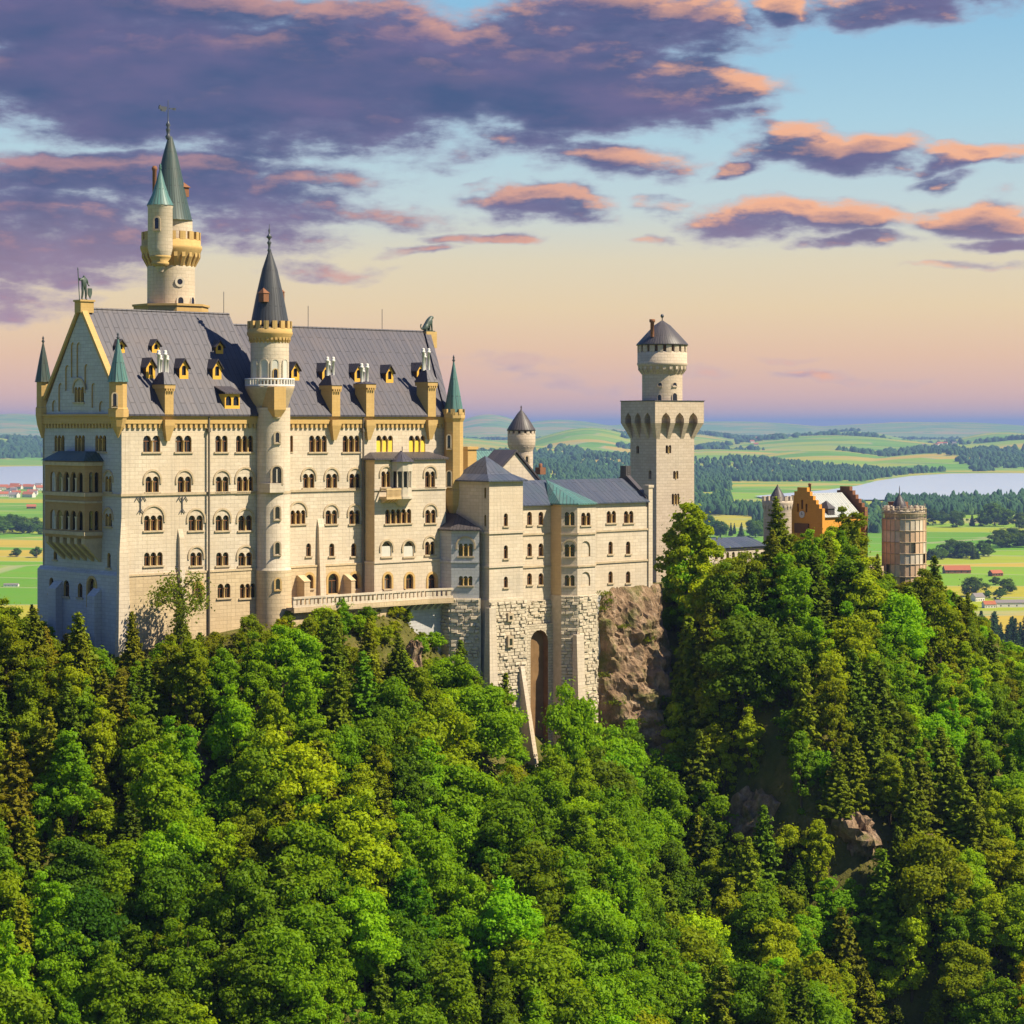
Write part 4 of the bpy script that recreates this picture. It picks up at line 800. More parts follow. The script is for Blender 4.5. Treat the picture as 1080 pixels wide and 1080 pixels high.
for wx, yt, yb, w in ((695.5, 416.5, 422.4, 3.6), (711.5, 415, 422.4, 4.6), (696, 404, 407, 4), (711.5, 404, 407, 4)): wall_window(gt, gpx, gv, 21.3, wx, yt, yb, w, [M['tower_stone']], frame=.12)

# round turret and green-roofed house beyond the wing
kv = 16.
rt = thing('round_turret', 'small round turret with brown conical roof behind the green roofed house', 'tower', (axis(549.5, kv), kv, -30))
m = MB(); lathe_px(m, 550.5, kv, [(12, 600), (11.6, 473)], 28); m.build('turret_shaft', M['tower_stone'], rt)
m = MB(); lathe_px(m, 550, kv, [(11.8, 476), (14.2, 470), (14.7, 468.5), (14.7, 458), (14.2, 457)], 28); corbels(m, 550, kv, 11.8, 14.3, 475, 471, 467, 18, .42); merlons(m, 550, kv, 14.7, 458.2, 454, 14, .6, .4); lathe_px(m, 550, kv, [(12.6, 459), (12.6, 453.5)], 24, 1); m.build('battlement', [M['tower_stone'], M['wood']], rt)
m = MB(); lathe_px(m, 549.7, kv, [(14, 454.5), (15.3, 454.3), (15, 453), (9.5, 444), (4, 436), (.8, 432.6), (.5, 430.5), (.9, 429.5), (.05, 427.5)], 28); m.build('cone_roof', M['slate_brown'], rt)
wall_window(rt, 550.5, kv, 11.6, 555.5, 481, 487, 2.6, [M['trim']])

def block(root, name, poly, z0, z1, mt): m = MB(); m.prism(poly, z0, z1); return m.build(name, mt, root)
gh = thing('knights_house', 'house with steep green copper roof and pale gable between palace and round turret', 'house', (axis(515, 12), 12, -30))
u0, u1 = axis(490, 10.), axis(541, 10.); hv0, hv1 = 6., 17.; zz = lambda y: on_v(515, y, 10)[2]
block(gh, 'wall', [(u0, hv0), (u1, hv0), (u1, hv1), (u0, hv1)], -35, zz(513), M['stone'])
uL, uR = axis(494, 11.5), axis(533, 11.5); zrd = on_v(515, 475.5, 11.5)[2]; zev = on_v(515, 513, hv0)[2]
m = MB(); m.face([(uL - 4, hv0 - .5, zev), (uR + 1.5, hv0 - .5, zev), (uR, 11.5, zrd), (uL, 11.5, zrd)]); m.face([(uR + 1.5, hv1 + .5, zev), (uL - 4, hv1 + .5, zev), (uL, 11.5, zrd), (uR, 11.5, zrd)]); m.face([(uL - 4, hv1 + .5, zev), (uL - 4, hv0 - .5, zev), (uL, 11.5, zrd)]); m.face([(uR + 1.5, hv0 - .5, zev), (uR + 1.5, hv1 + .5, zev), (uR, 11.5, zrd)]); m.build('roof', M['copper'], gh)
# cross gable facing the court
cg = on_v(545, 478, 8.5); m = MB(); pw = Plane((axis(535, 5.), 5., 0), (1, 0)); z1, z0 = pw.px(544, 478)[1], pw.px(544, 507)[1]
ca, cb, cc = pw.px(535.5, 500)[0], pw.px(568, 500)[0], pw.px(543.5, 478)[0]
w_ = Wall(pw, [(ca - 4, z0 - 8), (cb, z0 - 8), (cb, z0), (cc, z1), (ca - 4, z0)]); w_.into(m); m.build('gable_wall', M['stone'], gh)
m = MB()
for (x, zz_) in ((ca - 4.3, z0 - .3), (cb + .3, z0 - .3)):
    p, q = (x, zz_), (cc, z1 + .2); A4 = [pw.at(p[0], p[1], .35), pw.at(q[0], q[1], .35), pw.at(q[0], q[1], -5), pw.at(p[0], p[1], -5)]; B4 = [(a_, b_, c_ + .35) for a_, b_, c_ in A4]; m.face(B4); m.face(A4[::-1]); [m.face([A4[i], A4[(i + 1) % 4], B4[(i + 1) % 4], B4[i]]) for i in range(4)]
m.build('gable_roof', M['slate_brown'], gh)
m = MB(); m.box(axis(495, 6) - 1, axis(495, 6) + .8, 5.2, 6.8, -8, on_v(495, 474, 6)[2]); m.box(axis(495, 6) - 1.2, axis(495, 6) + 1, 5, 7, on_v(495, 474, 6)[2] + .002, on_v(495, 471, 6)[2]); m.build('chimney', M['ochre'], gh)
m = MB(); c = on_v(570, 500, 9.); m.box(c[0] - .6, c[0] + .6, 8.4, 9.6, -8, on_v(570, 493, 9)[2]); m.lathe(c[0], 9., [(.3, on_v(570, 493, 9)[2]), (.3, on_v(570, 489, 9)[2]), (.05, on_v(570, 488.6, 9)[2])], 8); m.build('chimney', M['brick_dark'], gh)
pq = Plane((axis(494, 2.), 2., 0), (1, 0)); wq = Wall(pq, [(pq.px(486, 500)[0], -30), (pq.px(512, 500)[0], -30), (pq.px(512, 500)[0], pq.px(500, 514)[1]), (pq.px(486, 500)[0], pq.px(500, 514)[1])])
window(gh, wq, 502.5, 506.5, 527, 538); m = MB(); wq.into(m); m.pbox(pq, wq.out[0][0], wq.out[1][0], -6, .25, pq.px(500, 516.5)[1], pq.px(500, 514)[1]); m.build('link_wall', [M['stone'], M['ochre']], gh)

# ------------------------------------------------------------------ eastern wing: low block, square stair tower, bays
def rustic(m, P, a0, a1, z0, z1, mat=0, seed=1):
    """rough bossed blocks laid in courses on a plane"""
    r = random.Random(seed); z = z0
    while z < z1 - .15:
        h = min(r.uniform(.46, .54), z1 - z); a = a0 - r.uniform(0, .3)
        while a < a1:
            w = r.uniform(.65, 1.35); b = min(a + w, a1); aa = max(a, a0)
            if b - aa > .12:
                d = r.choice((.06, .10, .14, .26, .3)); i = .06; e = min(.09, (b - aa) * .3)
                lo_ = [P.at(aa + .02, z + .02, 0), P.at(b - .02, z + .02, 0), P.at(b - .02, z + h - .02, 0), P.at(aa + .02, z + h - .02, 0)]
                hi_ = [P.at(aa + e, z + e * .8, d * r.uniform(.6, 1.2)), P.at(b - e, z + e * .8, d * r.uniform(.6, 1.2)), P.at(b - e, z + h - e * .8, d * r.uniform(.6, 1.2)), P.at(aa + e, z + h - e * .8, d * r.uniform(.6, 1.2))]
                m.face(hi_, mat); [m.face([lo_[j], lo_[(j + 1) % 4], hi_[(j + 1) % 4], hi_[j]], mat) for j in range(4)]
            a += w
        z += h
# low octagonal block
ab = thing('low_block', 'low slate capped block with chamfered corner, in shade between bay front and square tower', 'building', (axis(485, -5), -5, -40))
uA = on_v(463, 560, -2.66)[0]; vA1 = -5.3; uA1 = on_v(505.5, 560, -8.2)[0]; PAc = Plane((uA, vA1, 0), (uA1 - uA, -8.2 - vA1)); LA = math.hypot(uA1 - uA, -8.2 - vA1); zA = PAc.px(490, 560)[1]; zAb = PAc.px(490, 631)[1]
uA = on_v(476, 560, vA1)[0]; PAc = Plane((uA, vA1, 0), (uA1 - uA, -8.2 - vA1)); LA = math.hypot(uA1 - uA, -8.2 - vA1)
wa = Wall(PAc, [(0, zAb), (LA, zAb), (LA, zA), (0, zA)]); window(ab, wa, 483.7, 498.6, 573.3, 586.5, 3, 'h'); window(ab, wa, 484, 498.2, 607.5, 617.5, 3)
m = MB(); wa.into(m); PAs = Plane((uA, vA1, 0), (0, -1)); m.face([PAs.at(-8, zAb), PAs.at(0, zAb), PAs.at(0, zA), PAs.at(-8, zA)]); zs = PAc.px(490, 592.5)[1]; m.pbox(PAc, -.1, LA, .005, .16, zs - .14, zs + .14); m.pbox(PAs, -8, .1, .005, .16, zs - .14, zs + .14); m.build('wall', [M['grey_shade_stone'], M['ochre']], ab)
m = MB(); pl = [(uA, 2), (uA, vA1), (uA1, -8.2), (uA1 + .5, 2)]; out = [(uA - .4, 2), (uA - .4, vA1 - .2), (uA1, -8.75), (uA1 + .5, 2)]; m.prism(out, zA + .002, zA + .22); m.prism(out, zA + .22, zA + 2.4, 0, [(uA + 3.2, 2), (uA + 3.2, -2.8), (uA1, -3.2), (uA1 + .5, 2)]); m.build('roof', M['slate_brown'], ab)
m = MB(); base = [(uA - .25, 2), (uA - .25, vA1 - .15), (uA1, -8.55), (uA1 + .5, 2)]; m.prism(base, -56, zAb); PA2 = Plane((base[1][0], base[1][1], 0), (base[2][0] - base[1][0], base[2][1] - base[1][1])); rustic(m, PA2, 0, LA + .1, -54, zAb, 0, 3); rustic(m, Plane((uA - .25, vA1 - .15, 0), (0, -1)), -3, 0, -54, zAb, 0, 4); m.build('rough_base', M['rough_block'], ab)
# square tower
sqt = thing('square_tower', 'square pale stair tower with pyramid roof standing on rough bossed stone base', 'tower', (axis(533, -7), -7, -45))
vB = -9.4; uB_0, uB_1 = on_v(516, 560, vB)[0], on_v(551.5, 560, vB)[0]; PT = Plane((uB_0, vB, 0), (1, 0)); zT, zTb = PT.px(533, 508)[1], PT.px(533, 631.8)[1]; LT = uB_1 - uB_0
wt = Wall(PT, [(0, zTb), (LT, zTb), (LT, zT), (0, zT)])
for yt, yb in ((541.3, 554.8), (575, 589), (608, 619.6)): window(sqt, wt, 531.4, 535.6, yt, yb)
m = MB(); wt.into(m); PTs = Plane((uB_0, vB, 0), (0, -1)); wts = Wall(PTs, [(-9, zTb), (0, zTb), (0, zT), (-9, zT)])
m2 = [window(sqt, wts, 510.8, 512.8, a_, b_, 1, 'j') for a_, b_ in ((514, 525), (543, 555))]; wts.into(m); m.face([(uB_1, vB, zTb), (uB_1, 0, zTb), (uB_1, 0, zT), (uB_1, vB, zT)]); m.face([(uB_0, 0, zTb), (uB_0, 0, zT), (uB_1, 0, zT), (uB_1, 0, zTb)])
for y in (561.5, 597):
    z_ = PT.px(533, y)[1]; m.pbox(PT, -.18, LT + .18, .004, .2, z_ - .15, z_ + .15); m.pbox(PTs, -9, -.004, .004, .2, z_ - .15, z_ + .15)
m.build('wall', [M['stone'], M['ochre']], sqt)
e = .55; q = [(uB_0 - e, vB - e), (uB_1 + e, vB - e), (uB_1 + e, .6), (uB_0 - e, .6)]; cu, cv = (uB_0 + uB_1) / 2, vB / 2; m = MB(); zap = on_v(530, 480.5, cv)[2]
q1 = [(cu + (x - cu) * .62, cv + (y - cv) * .62) for x, y in q]; q2 = [(cu + (x - cu) * .22, cv + (y - cv) * .22) for x, y in q]; m.prism(q, zT + .002, zT + .2); m.prism(q, zT + .2, zT + 1.1, 0, q1, False); m.prism(q1, zT + 1.1, zT + 2.9, 0, q2, False); m.pyramid(q2, zT + 2.9, (cu, cv, zap)); m.build('roof', M['slate_green'] if 'slate_green' in M else M['slate_blue'], sqt)
m = MB(); b0 = [(uB_0 - .7, vB - .7), (uB_1 + .7, vB - .7), (uB_1 + .7, 0), (uB_0 - .7, 0)]; b1 = [(uB_0 - .2, vB - .2), (uB_1 + .2, vB - .2), (uB_1 + .2, 0), (uB_0 - .2, 0)]; m.prism(b0, -70, zTb, 0, b1); Pb = Plane((uB_0 - .2, vB - .33, 0), (1, 0)); rustic(m, Plane((uB_0, vB - .42, 0), (1, 0)), -.3, LT + .4, -66, zTb - .3, 0, 5); m.pbox(PT, -.35, LT + .35, .0, .38, zTb - .3, zTb + .05)
m.build('rough_base', M['rough_block'], sqt)
m = MB(); zq = PT.px(513, 641)[1]; m.prism([(uB_0 - 1.9, vB - 2.6), (uB_0 + .5, vB - 2.6), (uB_0 + .5, vB), (uB_0 - 1.9, vB)], -68, zq, 0, [(uB_0 - .75, vB - .9), (uB_0 + .5, vB - .9), (uB_0 + .5, vB), (uB_0 - .75, vB)]); m.build('buttress', M['stone'], sqt)
m = MB(); c0, c1 = on_v(548, 703, vB - .9), on_v(556, 703, vB - .9); zq = c0[2]; m.prism([(c0[0] + 1.5, vB - 8.0), (c0[0] + 2.25, vB - 8.0), (c0[0] + 2.25, vB), (c0[0] + 1.5, vB)], -74, zq, 0, [(c0[0] + .2, vB - .9), (c0[0] + .95, vB - .9), (c0[0] + .95, vB), (c0[0] + .2, vB)]); m.build('raking_buttress', M['stone'], sqt)
for y0, y1 in ((649, 653), (673, 680)):
    c = PT.px(534.5, y0); w_ = MB(); w_.pbox(PT, c[0] - .55, c[0] + .55, .4, .95, PT.px(534, y1)[1] - .3, c[1] + .4, 0); w_.pbox(PT, c[0] - .28, c[0] + .28, .93, .97, PT.px(534, y1)[1], c[1], 1); w_.build('window', [M['trim'], M['glass']], sqt)
# wing with polygonal bay
wg_ = thing('east_wing', 'long pale wing with blue slate roof and polygonal bay over rough stone', 'building', (axis(620, -5), -5, -40))
vC = -4.5; uC0 = uB_1 - .3; uD0 = on_v(592, 560, -6.9)[0]; uD1 = on_v(609, 560, -8.7)[0]; uD2 = on_v(628, 560, -8.7)[0]; uD3 = uD2 + 1.3; uE1 = on_v(683, 560, vC)[0]
PC = Plane((0, vC, 0), (1, 0)); zC, zCb = PC.px(565, 532.5)[1], PC.px(660, 626.5)[1]
wc = Wall(PC, [(uC0, zCb), (uD0 + .2, zCb), (uD0 + .2, zC), (uC0, zC)]); we = Wall(PC, [(uD3 - .2, zCb), (uE1, zCb), (uE1, zC), (uD3 - .2, zC)])
for x0, x1 in ((556, 561), (568, 573)):
    for yt, yb in ((539.7, 553.6), (573, 586.6), (604.5, 616.8)): window(wg_, wc, x0, x1, yt, yb)
for x0, x1 in ((639.8, 649.6), (658, 668)): window(wg_, we, x0, x1, 538.8, 551.5, 2)
for x0, x1 in ((641.7, 646.2), (660.2, 664.8)):
    for yt, yb in ((571, 584.3), (602.5, 614.8)): window(wg_, we, x0, x1, yt, yb)
PD1 = Plane((uD0, -6.9, 0), (uD1 - uD0, -1.8)); L1 = math.hypot(uD1 - uD0, 1.8); PD2 = Plane((uD1, -8.7, 0), (1, 0)); L2 = uD2 - uD1; PD3 = Plane((uD2, -8.7, 0), (uD3 - uD2, 1.5)); L3 = math.hypot(uD3 - uD2, 1.5); zDb = PD2.px(615, 628)[1]
w1 = Wall(PD1, [(0, zDb), (L1, zDb), (L1, zC), (0, zC)]); w2 = Wall(PD2, [(0, zDb), (L2, zDb), (L2, zC), (0, zC)])
for yt, yb, st_ in ((540, 554, ''), (574, 587, 'h'), (606.5, 618, '')): window(wg_, w1, 595.6, 606, yt, yb, 2, st_)
window(wg_, w2, 613, 622.8, 540.5, 554, 2)
for yt, yb in ((570.5, 587), (603, 618)): niche(w2, 612.6, 622.6, yt, yb)
m = MB(); wc.into(m); we.into(m); w1.into(m); w2.into(m); m.face([PD3.at(0, zDb), PD3.at(L3, zDb), PD3.at(L3, zC), PD3.at(0, zC)]); m.face([(uD3, -7.2, zDb), (uD3, vC, zDb), (uD3, vC, zC), (uD3, -7.2, zC)])
m.face([(uE1, vC, zCb), (uE1, 5, zCb), (uE1, 5, zC), (uE1, vC, zC)])
m.build('wall', [M['stone'], M['ochre']], wg_)
m = MB(); m.face([(uD0, vC, -58), (uD0, -6.9, -58), (uD0, -6.9, zC), (uD0, vC, zC)]); m.build('bay_side_wall', M['ochre_stone'], wg_)
m = MB()
for y in (559, 592):
    z_ = PC.px(660, y)[1]
    for P, a, b in ((PC, uC0, uD0), (PC, uD3, uE1 + .1), (PD1, -.1, L1 + .05), (PD2, 0.02, L2), (PD3, 0.03, L3 + .05)): m.pbox(P, a, b, .004, .18, z_ - .14, z_ + .14)
m.build('string_course', M['trim'], wg_)
zr = on_v(600, 505.6, .5)[2]; m = MB(); eo = .5
uH = on_v(644, 506, .5)[0]
m.face([(uC0, vC - eo, zC + .05), (uE1, vC - eo, zC + .05), (uE1, .5, zr), (uC0, .5, zr)]); m.face([(uE1, 5.5, zC), (uC0, 5.5, zC), (uC0, .5, zr), (uE1, .5, zr)]); m.face([(uC0, vC - eo, zC - .15), (uE1, vC - eo, zC - .15), (uE1, vC - eo, zC + .05), (uC0, vC - eo, zC + .05)]); m.build('roof', M['slate_blue'], wg_)
m = MB(); dpoly = [(uD0 - .4, vC), (uD0 - .4, -7.1), (uD1 - .1, -9.1), (uD2 + .1, -9.1), (uD3 + .4, -7.3), (uD3 + .4, vC)]; mid = ((uD1 + uD2) / 2 - .6, -3.5); m.prism(dpoly, zC + .002, zC + .2); m.pyramid(dpoly, zC + .2, (mid[0], -.2, zr + .1)); m.face([(dpoly[0][0], vC, zC + .2), (dpoly[5][0], vC, zC + .2), (mid[0], -.2, zr + .1)]); m.build('bay_roof', M['copper'], wg_)
m = MB(); P_ = Plane((uE1, 0, 0), (0, -1)); m.prism([(uE1, vC - .25), (uE1 + .9, vC - .25), (uE1 + .9, vC + .8), (uE1, vC + .8)], -44, zC + 2.2); m.prism([(uE1 - .15, vC - .4), (uE1 + 1.05, vC - .4), (uE1 + 1.05, vC + .95), (uE1 - .15, vC + .95)], zC + 2.2, zC + 2.6); m.build('corner_pier', M['stone'], wg_)
m = MB(); A4 = [(uE1 - .4, vC, zC + .7), (uE1 + .5, vC, zC + .7), (uE1 + .5, .5, zr + .9), (uE1 - .4, .5, zr + .9)]; B4 = [(x, y, z_ - 1.6) for x, y, z_ in A4]; m.face(A4); [m.face([B4[i], B4[(i + 1) % 4], A4[(i + 1) % 4], A4[i]]) for i in range(4)]; A4 = [(uE1 - .4, 5.5, zC + .7), (uE1 - .4, .5, zr + .9), (uE1 + .5, .5, zr + .9), (uE1 + .5, 5.5, zC + .7)]; m.face(A4[::-1]); m.box(uE1 - .5, uE1 + .6, -.1, 1.2, zr - .5, zr + 2.0); m.build('gable_coping', M['slate_brown'], wg_)
# rough bases
m = MB(); wcb = Wall(Plane((0, vC - .2, 0), (1, 0)), [(uC0, PC.px(567, 663)[1]), (uD0, PC.px(567, 663)[1]), (uD0, zCb), (uC0, zCb)]); wcb.into(m); rp = Plane((0, vC - .21, 0), (1, 0))
n0 = rp.px(558, 700)[0]; n1 = rp.px(576.5, 700)[0]; zn = rp.px(567, 664)[1]; rustic(m, rp, uC0, uD0, zn + .4, zCb, 0, 7); m.build('rough_wall', M['rough_block'], wg_)
m = MB(); W = Wall(Plane((0, vC - .75, 0), (1, 0)), [(uC0, -72), (uD0, -72), (uD0, zn + .9), (uC0, zn + .9)]); W.hole(arch((n0 + n1) / 2 - .2, -71.9, zn, n1 - n0), 1.1, 1); W.into(m); m.build('arched_niche', [M['rough_stone'], M['niche_brown']], wg_)
m = MB(); pol = [(uD0 - .2, vC), (uD0 - .2, -7.0), (uD1, -8.95), (uD2, -8.95), (uD3 + .2, -7.3), (uD3 + .2, vC)]; m.prism(pol, -72, zDb)
for i in (1, 2, 3): Q = Plane((*pol[i], 0), (pol[i + 1][0] - pol[i][0], pol[i + 1][1] - pol[i][1])); rustic(m, Q, 0, math.dist(pol[i], pol[i + 1]), -66, zDb, 0, 10 + i)
m.build('rough_base', M['rough_block'], wg_)
m = MB(); z_ = PD1.px(609, 669)[1]; a_ = PD2.px(609, 669)[0]; m.prism([(uD1 - 1.1, -11.2), (uD1 + .6, -11.2), (uD1 + .6, -8.7), (uD1 - 1.1, -8.7)], -72, z_, 0, [(uD1 - 1.0, -9.6), (uD1 + .5, -9.6), (uD1 + .5, -8.7), (uD1 - 1.0, -8.7)]); m.build('buttress', M['stone'], wg_)
m = MB(); m.pbox(PC, uD3, uE1 + .3, -.1, .12, -40, zCb + .02); m.build('wall_footing', M['grey_shade_stone'], wg_)

# terrace along the palace front
tr = thing('terrace', 'pale stone terrace with pierced parapet running along the foot of the palace front', 'terrace', (45, -4, -27))
vT = -5.0; tu0 = on_v(309, 630, vT)[0]; tu1 = on_v(452, 630, vT)[0]; tu2 = uA - .3; PTr = Plane((0, vT, 0), (1, 0)); zf_ = PTr.px(381, 634.5)[1]; zp_ = PTr.px(381, 625.5)[1]; tv2 = vA1 + .2
P2 = Plane((tu1, vT, 0), (tu2 - tu1, -1.0)); L2_ = math.hypot(tu2 - tu1, 1.0)
m = MB(); m.box(tu0, tu2, vT, -2.9, zf_ - .7, zf_ - .3); m.box(tu0, uB0 - .3, -2.9, -.25, zf_ - .7, zf_ - .3); m.pbox(PTr, tu0, tu1, -.5, .3, zf_ - .95, zf_ - .25); m.pbox(P2, 0, L2_, -.5, .3, zf_ - .951, zf_ - .251); m.build('terrace_floor', M['stone_low'], tr)
m = MB()
for P, L0, L1_ in ((PTr, tu0, tu1), (P2, .01, L2_)):
    m.pbox(P, L0, L1_, -.22, .1, zf_ - .25, zf_ + .08); m.pbox(P, L0, L1_, -.3, .18, zp_ - .28, zp_)
    x = L0
    while x < L1_ - .2: m.pbox(P, x, min(x + (.55 if int((x - L0) / .75) % 4 == 0 else .42), L1_), -.18, .06, zf_ + .081, zp_ - .281); x += .75
m.build('parapet', M['stone'], tr)
m = MB(); m.box(tu0, uB0 - .5, vT + .5, -.25, -38, zf_ - .951); m.build('support_wall', M['stone_low'], tr)
m = MB(); ua = PTr.px(396, 640)[0]; m.box(uB0 - .5, ua + 3.2, vT + .4, -2.85, -46, zf_ - .952); m.build('rock_wall', M['stone_low'], tr); m = MB(); m.box(ua + 3.2, tu2 + .2, vT + 1.6, -2.85, -50, zf_ - .953)
for i in range(9): x = ua + 3.6 + i * 1.25; m.prism([(x, vT + 1.2), (x + .4, vT + 1.2), (x + .4, vT + 1.6), (x, vT + 1.6)], zf_ - 1.9, zf_ - .96, 0, [(x, vT - .2), (x + .4, vT - .2), (x + .4, vT + 1.6), (x, vT + 1.6)])
m.build('corbelled_wall', M['grey_shade_stone'], tr)

# ------------------------------------------------------------------ gatehouse, low gallery
gv_ = 4.
gth = thing('gatehouse', 'orange stepped gable gatehouse with slate roof above the trees', 'gatehouse', (axis(870, gv_), gv_, -35))
zG = lambda y, v=gv_: on_v(870, y, v)[2]
ug = axis(846, 8.0); vg = 8.0; hw = 4.7; Pg = Plane((ug, vg + hw, 0), (0, -1))
steps = 6; zb_, zt_ = on_v(846, 556, vg)[2], on_v(846, 514, vg)[2]
out = [(0, zb_ - 20), (2 * hw, zb_ - 20)]
zc0 = zb_ + (zt_ - zb_) * .38
for i in range(steps): out += [(2 * hw - i * hw / (steps + .6), zc0 + (zt_ - zc0) * i / steps), (2 * hw - i * hw / (steps + .6), zc0 + (zt_ - zc0) * (i + 1) / steps)]
for i in reversed(range(steps)): out += [(i * hw / (steps + .6), zc0 + (zt_ - zc0) * (i + 1) / steps), (i * hw / (steps + .6), zc0 + (zt_ - zc0) * i / steps)]
Wg = Wall(Pg, out)
for c, y0, y1, w in ((hw, 527, 537, .5), (hw - 1.0, 531, 540, .42), (hw + 1.0, 531, 540, .42)): Wg.hole(arch(c, on_v(846, y1, vg)[2], on_v(846, y0, vg)[2], w), .3, 2)
m = MB(); Wg.into(m); m.face([Pg.at(*p, -.7) for p in reversed(out)]); 
for i in range(len(out)): a, b = out[i], out[(i + 1) % len(out)]; m.face([Pg.at(*a), Pg.at(*a, -.7), Pg.at(*b, -.7), Pg.at(*b)])
m.build('stepped_gable', [M['orange_wall'], M['orange_wall'], M['wood']], gth)
m = MB(); c = Pg.at(hw, on_v(846, 542.5, vg)[2], .02); P_ = Pg; cc = [(hw + .62 * math.cos(t), on_v(846, 542.5, vg)[2] + .62 * math.sin(t)) for t in [2 * math.pi * i / 20 for i in range(20)]]; m.face([Pg.at(*p, .12) for p in cc]); [m.face([Pg.at(*cc[i], 0), Pg.at(*cc[(i + 1) % 20], 0), Pg.at(*cc[(i + 1) % 20], .12), Pg.at(*cc[i], .12)]) for i in range(20)]
zk = on_v(846, 542.5, vg)[2]; m.pbox(Pg, hw - .04, hw + .04, .125, .16, zk - .05, zk + .42, 1); m.pbox(Pg, hw - .04, hw + .3, .165, .19, zk - .04, zk + .04, 1); m.build('clock', [M['white'], M['metal']], gth)
m = MB(); m.pbox(Pg, hw - 1.6, hw + 1.6, .0, .3, on_v(846, 562, vg)[2], on_v(846, 552, vg)[2]); m.build('door_hood', M['wood'], gth)
uge = axis(888, 8.0); zr_ = on_v(866, 520, vg)[2]; ze_ = on_v(866, 546, vg - hw)[2]
m = MB(); m.box(ug + .71, uge, vg - hw + .4, vg + hw - .4, zb_ - 20, ze_); m.build('wall', M['orange_wall'], gth)
m = MB(); m.face([(ug + .7, vg - hw, ze_), (uge, vg - hw, ze_), (uge, vg, zr_), (ug + .7, vg, zr_)]); m.face([(uge, vg + hw, ze_), (ug + .7, vg + hw, ze_), (ug + .7, vg, zr_), (uge, vg, zr_)]); m.build('roof', M['slate_pale'], gth)
m = MB(); Pe = Plane((uge + .8, vg + hw, 0), (0, -1)); dz = on_v(885, 513, vg)[2] - zt_
o2 = [(p, z_ + dz if z_ > zb_ - 10 else z_) for p, z_ in out]; m.face([Pe.at(*p) for p in o2]); m.face([Pe.at(*p, -.8) for p in reversed(o2)])
for i in range(len(o2)): a, b = o2[i], o2[(i + 1) % len(o2)]; m.face([Pe.at(*a), Pe.at(*a, -.8), Pe.at(*b, -.8), Pe.at(*b)])
m.build('stepped_gable', M['brick_dark'], gth)
m = MB(); c = on_v(854, 516, vg); m.lathe(c[0], vg, [(.25, c[2] - 2), (.25, on_v(854, 511, vg)[2]), (.4, on_v(854, 510.5, vg)[2]), (.05, on_v(854, 509.5, vg)[2])], 8); m.build('chimney', M['brick_dark'], gth)
c = on_v(876, 541, vg - hw + .6); m = MB(); m.box(c[0] - .9, c[0] + .9, vg - hw + .4, vg - hw + 3, c[2] - 1, c[2] + .8); m.pyramid([(c[0] - 1.1, vg - hw + .2), (c[0] + 1.1, vg - hw + .2), (c[0] + 1.1, vg - hw + 3.4), (c[0] - 1.1, vg - hw + 3.4)], c[2] + .8, (c[0], vg - hw + 1.6, c[2] + 2.2)); m.build('dormer', M['slate_brown'], gth)
# west turret of the gatehouse
wv = 9.; gw = thing('gate_turret', 'round turret with brown cone beside the orange stepped gable', 'tower', (axis(820, wv), wv, -35))
m = MB(); lathe_px(m, 820, wv, [(14.8, 660), (14.8, 535), (16.4, 531), (16.4, 528), (13, 528)], 28); corbels(m, 820, wv, 14.8, 16.2, 537, 534.5, 532, 20); merlons(m, 820, wv, 16.4, 528.2, 523.5, 14, .55, .45); m.build('turret_wall', M['tower_stone'], gw)
m = MB(); lathe_px(m, 820, wv, [(10, 530), (9.2, 526.5), (5, 519), (.8, 512.5), (.4, 511)], 24); m.build('cone_roof', M['slate_brown'], gw)
wall_window(gw, 820, wv, 14.8, 815.5, 539, 546, 3, [M['trim']])
# scaffolded round tower
xv = -1.; sc = thing('scaffolded_tower', 'round gatehouse tower wrapped in scaffold netting, with brown pointed cap', 'tower', (axis(953.5, xv), xv, -38))
plain('netting', (.60, .41, .27), .9, .1, .25, .5); plain('netting_pale', (.62, .52, .40), .9, .1, .3, .7)
kx = mpp(953.5, xv); zx = lambda y: on_v(953.5, y, xv)[2]
m = MB(); lathe_px(m, 953.5, xv, [(20.5, 690), (20.5, 541), (21.5, 540), (21.5, 538), (8, 538)], 36); merlons(m, 953.5, xv, 21.5, 538.2, 533.5, 18, .55, .5); m.build('tower_wall', M['tower_stone'], sc)
m = MB(); ys = [547, 559, 571, 583, 594, 607, 620, 634, 648, 662]; a = axis(953.5, xv)
for i in range(len(ys) - 1):
    for j in range(26):
        if (i * 7 + j * 5) % 11 == 0 and i > 1: continue
        t0, t1 = 2 * math.pi * j / 26, 2 * math.pi * (j + 1) / 26; R = 22.8 * kx; b_ = .12 * ((j + i) % 2)
        m.face([(a + R * math.cos(t0), xv + R * math.sin(t0), zx(ys[i + 1]) + .04), (a + R * math.cos(t1), xv + R * math.sin(t1), zx(ys[i + 1]) + .04), (a + R * math.cos(t1), xv + R * math.sin(t1), zx(ys[i]) - .04), (a + R * math.cos(t0), xv + R * math.sin(t0), zx(ys[i]) - .04)], 0 if (i + j // 5) % 3 else 1)
m.build('netting', [M['netting'], M['netting_pale']], sc)
m = MB()
for j in range(26):
    t0 = 2 * math.pi * j / 26; R = 23.1 * kx; m.tube((a + R * math.cos(t0), xv + R * math.sin(t0), zx(670)), (a + R * math.cos(t0), xv + R * math.sin(t0), zx(536 if j % 3 else 531)), .04, n=5)
for y in ys + [541, 536]: m.lathe(a, xv, [(23.15 * kx, zx(y) - .06), (23.15 * kx + .08, zx(y)), (23.15 * kx, zx(y) + .06), (23.15 * kx - .06, zx(y))], 26)
m.build('scaffold', M['trim'], sc)
